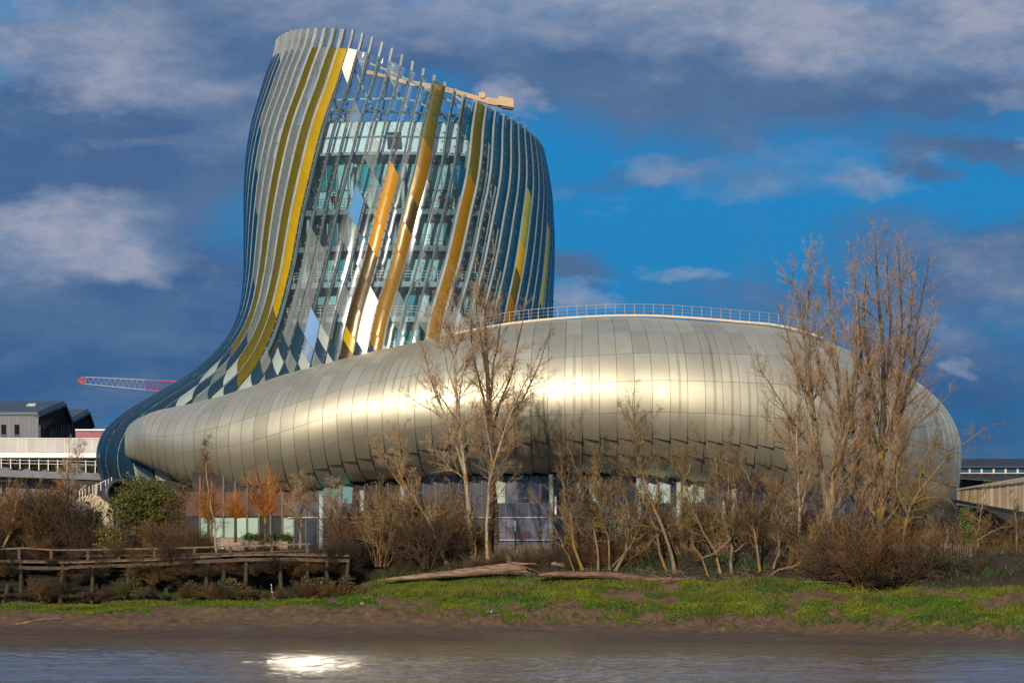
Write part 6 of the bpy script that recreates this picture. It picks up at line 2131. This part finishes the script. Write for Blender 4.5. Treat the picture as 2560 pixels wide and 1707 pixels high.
leafy('green_bush', 'low green bush among the russet scrub at far left', 'bush', [(75, 1225, 364, 22, 26)], [L2, L1], 2200, .10, 4)
leafy('clipped_hedge', 'low green hedge along the foot of the mint coloured windows', 'hedge', [(575 + i * 14, 1233, 376, 10, 6) for i in range(7)], [L1, L4, L2], 4200, .09, 5)
leafy('russet_leaved_shrub', 'shrub with withered russet leaves right of the evergreen tree', 'bush', [(400, 1165, 369, 26, 30), (425, 1120, 369, 12, 26), (405, 1200, 369, 30, 22)], [L5, L5, L1], 3200, .09, 6, [(405, 1262, 420, 1130, .14)])
leafy('ivy_clad_trunk', 'upright trunk covered in bright green ivy under the footbridge', 'tree', [(2222, 1170 + i * 17, 340, 9, 11) for i in range(8)], [L4, L2, L4], 2600, .10, 7, [(2222, 1320, 2222, 1165, .22)])
leafy('dark_evergreen_bush', 'dark evergreen bush in shade behind the leaning tree', 'bush', [(1015, 1230, 357, 26, 34), (1000, 1262, 357, 24, 20)], [L2, L2], 3400, .10, 8)
leafy('red_leaved_shrub', 'small shrub with red leaves behind the paling fence', 'bush', [(1185, 1224, 362, 26, 14), (1170, 1215, 362, 16, 10), (1202, 1230, 362, 16, 10)], [MAT('red_leaf', (0.26, 0.03, 0.025), (0.15, 0.02, 0.02), .6, scale=1)], 420, .045, 9, [(1186, 1262, 1186, 1220, .08)])
leafy('ivy_patch', 'small clump of bright ivy hanging on the jetty beam', 'ivy', [(308, 1300, 356.5, 10, 8), (322, 1303, 356.5, 7, 6)], [L4], 420, .09, 10)
for i, (x, lab) in enumerate(((310, 'shaggy moss and weed draped over the pile under the ivy clump'), (524, 'ragged dead weed hanging beside the leaning twin piles'), (745, 'olive weed draped over the second last pile at right'),
                              (795, 'ragged weed between the last two jetty piles'), (700, 'hanging weed below the right part of the jetty'), (440, 'low shaggy weed mound at the middle of the jetty foot'), (560, 'shaggy brown green weed mound right of the twin piles'), (95, 'weed mound at the left foot of the jetty'))):
    y = 1345 if i < 5 else 1355
    leafy('weed_clump', lab, 'weeds', [(x, y, jy(x * K) - .3, 16, 20), (x + 10, y + 14, jy(x * K) - .5, 20, 12)], [L1, T_BROWN, L2, T_RUSSET], 1300, .13, 30 + i)


# rough low vegetation on the steep upper bank
def build_undergrowth():
    n = 60000
    px = RNG.uniform(-150, 2720, n); s = RNG.uniform(17.5, 27, n)
    px = np.where(RNG.uniform(0, 1, n) < .35, RNG.uniform(-150, 1000, n), px)
    s = np.where((px < 900), RNG.uniform(14.8, 27, n), s)
    Y = shore(px) + s; x = (px - 1280) / FOC * Y
    keep = fbm(x * .25, s * .4, 3, 201) > .42
    px, s, Y, x = px[keep], s[keep], Y[keep], x[keep]
    n = len(px)
    z = prof(px, s) + relief(px, s)
    h = RNG.uniform(.15, .75, n) * (0.4 + fbm(x * .5, s * .5, 2, 202)); az = RNG.uniform(0, 6.28, n); la = RNG.uniform(0, 6.28, n); lean = h * RNG.uniform(.2, 1.0, n)
    A = np.stack([x, Y, z - .05], -1); w = .05
    side = np.stack([np.cos(az) * w, np.sin(az) * w, az * 0], -1)
    tip = A + np.stack([np.cos(la) * lean, np.sin(la) * lean, h], -1)
    V = np.stack([A - side, A + side, tip], 1).reshape(-1, 3)
    t = fbm(x * .2, s * .3, 3, 203) + RNG.uniform(-.15, .15, n)
    mi = np.where(t > .58, 0, np.where(t > .48, 1, 2))
    o = link('bank_undergrowth', mesh_np('bank_undergrowth', V, np.arange(3 * n).reshape(-1, 3), False, mi), [L2, T_BROWN, T_DK])
    prop(o, 'rough low weeds and dead stalks on the steep upper bank', 'undergrowth', kind='stuff')


build_undergrowth()

# ================================================================== visitors on the belvedere, lamp posts, small sign
def person(px, thd, label, top, legs, pose, seed):
    y = 532.0
    L, Rr = float(hermite(y, L_Y, L_X)), float(hermite(y, R_Y, R_X))
    b = float(hermite(y, B_Y, B_V))
    cx, A = ((L + Rr) / 2 - 1280) / FOC * TY, (Rr - L) / 2 / FOC * TY
    s = 0.89
    x = (px - 1280) / FOC * 398
    u = max(-.98, min(.98, (x - cx) / (A * s)))
    Y = TY - b * s * math.sqrt(1 - u * u)
    x = (px - 1280) / FOC * Y
    z = CAMZ + (HOR - 546) / FOC * (TY - 8) + .56
    r = empty('person', (x, Y, z)); prop(r, label, 'person', 'visitors on the viewing floor')
    c, s_ = math.cos(thd), math.sin(thd)

    def w(p): return (x + p[0] * c - p[1] * s_, Y + p[0] * s_ + p[1] * c, z + p[2])
    arm = {'down': ((.24, -.02, 1.12), (.27, -.08, .85)), 'phone': ((.26, -.05, 1.14), (.12, -.30, 1.38)), 'rail': ((.25, -.10, 1.15), (.20, -.38, 1.10))}[pose]
    J = [(0, 0, .95, .15), (0, 0, 1.15, .145), (0, 0, 1.38, .16), (0, 0, 1.50, .06), (0, -.02, 1.58, .075), (0, -.02, 1.68, .10), (0, -.01, 1.76, .07)]
    E = [(i, i + 1) for i in range(6)]
    for sgn in (-1, 1):
        k = len(J); J += [(sgn * .19, 0, 1.40, .065), (sgn * arm[0][0], arm[0][1], arm[0][2], .05), (sgn * arm[1][0], arm[1][1], arm[1][2], .038)]
        E += [(2, k), (k, k + 1), (k + 1, k + 2)]
        k = len(J); J += [(sgn * .10, 0, .86, .10), (sgn * .11, -.03 * sgn, .48, .065), (sgn * .12, .02 * sgn, .08, .045), (sgn * .13, -.14, .03, .045)]
        E += [(0, k), (k, k + 1), (k + 1, k + 2), (k + 2, k + 3)]
    me = bpy.data.meshes.new('body'); me.from_pydata([w(q[:3]) for q in J], E, [])
    o = link('body', me, [top, legs, SKIN], r)
    md = o.modifiers.new('skin', 'SKIN')
    for v, q in zip(me.skin_vertices[0].data, J): v.radius = (q[3], q[3])
    me.skin_vertices[0].data[0].use_root = True
    o.modifiers.new('sub', 'SUBSURF').levels = 1; o.modifiers['sub'].render_levels = 1
    dg = bpy.context.evaluated_depsgraph_get()
    m2 = bpy.data.meshes.new_from_object(o.evaluated_get(dg))
    o.modifiers.clear(); o.data = m2; m2.materials.clear()
    for q in (top, legs, SKIN): m2.materials.append(q)
    for p in m2.polygons:
        h = p.center.z - z
        p.material_index = 2 if h > 1.5 else (1 if h < .92 else 0); p.use_smooth = True
    hr = MB(); hc = w((0, .01, 1.71)); n = 8
    vs = [(hc[0] + .115 * math.cos(a) * math.cos(e), hc[1] + .02 * c + .12 * math.sin(a) * math.cos(e), hc[2] + .115 * math.sin(e)) for e in (0, .5, 1.0, 1.5) for a in [2 * math.pi * i / n for i in range(n)]]
    hr.add(vs, [[k * n + i, k * n + (i + 1) % n, (k + 1) * n + (i + 1) % n, (k + 1) * n + i] for k in range(3) for i in range(n)] + [[3 * n + i for i in range(n)]])
    hr.build('hair', HAIR, r)


SKIN = MAT('skin', (0.42, 0.25, 0.17), None, 0.6); HAIR = MAT('dark_hair', (0.02, 0.014, 0.01), None, 0.7)
BLK = MAT('black_coat', (0.012, 0.012, 0.015), None, 0.8); NAV = MAT('navy_jacket', (0.02, 0.025, 0.05), None, 0.8); ORG = MAT('rust_jacket', (0.30, 0.07, 0.02), None, 0.8)
JEAN = MAT('jeans', (0.03, 0.04, 0.07), None, 0.8); REDC = MAT('dark_red_coat', (0.16, 0.02, 0.02), None, 0.8); GRYC = MAT('grey_coat', (0.10, 0.10, 0.10), None, 0.8)
for a in ((833, .3, 'person in a dark coat at the left end of the viewing floor', BLK, JEAN, 'down', 1),
          (838, -.6, 'person in a rust jacket turned aside at the left end of the viewing floor', ORG, JEAN, 'phone', 2),
          (897, .2, 'person in a grey coat standing left of the mirror panel', GRYC, BLK, 'rail', 3),
          (903, -.3, 'person in black, second beside the mirror panel', BLK, BLK, 'down', 4),
          (1057, .2, 'person in black standing between the two bronze strips, left of two', BLK, BLK, 'down', 5),
          (1070, -.2, 'person in navy standing between the two bronze strips, right of two', NAV, BLK, 'down', 6),
          (1103, .4, 'person in a dark red coat close to the right bronze strip', REDC, BLK, 'phone', 7),
          (1117, -.4, 'person with a rust top seen at the edge of the right bronze strip', ORG, JEAN, 'down', 8),
          (1175, .1, 'person in a black coat behind the blue tinted glass', BLK, JEAN, 'rail', 9),
          (1195, .5, 'person in navy furthest right behind the blue tinted glass', NAV, JEAN, 'down', 10)):
    person(*a)

for i, (p, y0, y1, lab) in enumerate(((1389, 1240, 1378, 'lamp post with a black lower half before the lavender windows'), (1001, 1243, 1378, 'slim pale lamp post showing through the dark central scrub'),
                                     (1081, 1302, 1378, 'short pale bollard lamp right of the leaning tree'), (1288, 1302, 1378, 'short pale bollard lamp before the lavender panes'), (1809, 1250, 1380, 'grey lamp post under the body between thicket trees'))):
    Y = 378.0
    r = empty('lamp_post', at(p, y1, Y).to_tuple()); prop(r, lab, 'lamp post')
    tall = y0 < 1280
    m = MB(); ym = (y0 + 45) if tall else y0 + 24
    m.bar(at(p, y1 + 6, Y), at(p, ym, Y), 0.16 if tall else .12, n=8); m.build('pole', M_DKSTEEL, r)
    m = MB(); m.bar(at(p, ym, Y), at(p, y0, Y), 0.20, n=10); m.build('lamp_head', MAT_WHT if tall else M_STEEL, r)
r = empty('small_sign', at(1846, 1375, 368).to_tuple()); prop(r, 'small blue, white and green sign on a stake behind the thicket', 'sign')
m = MB(); m.bar(at(1846, 1385, 368), at(1846, 1352, 368), .06); m.build('stake', M_DKSTEEL, r)
m = MB(); m.box(at(1846, 1346, 367.9), (.22, .03, .2)); m.build('blue_plate', MAT('sign_blue', (.02, .06, .35), None, .4), r)
m = MB(); m.box(at(1846, 1351, 367.9), (.22, .03, .16)); m.build('white_plate', MAT_WHT, r)
m = MB(); m.box(at(1846, 1355, 367.9), (.22, .03, .12)); m.build('green_plate', MAT('sign_green', (.01, .2, .06), None, .4), r)
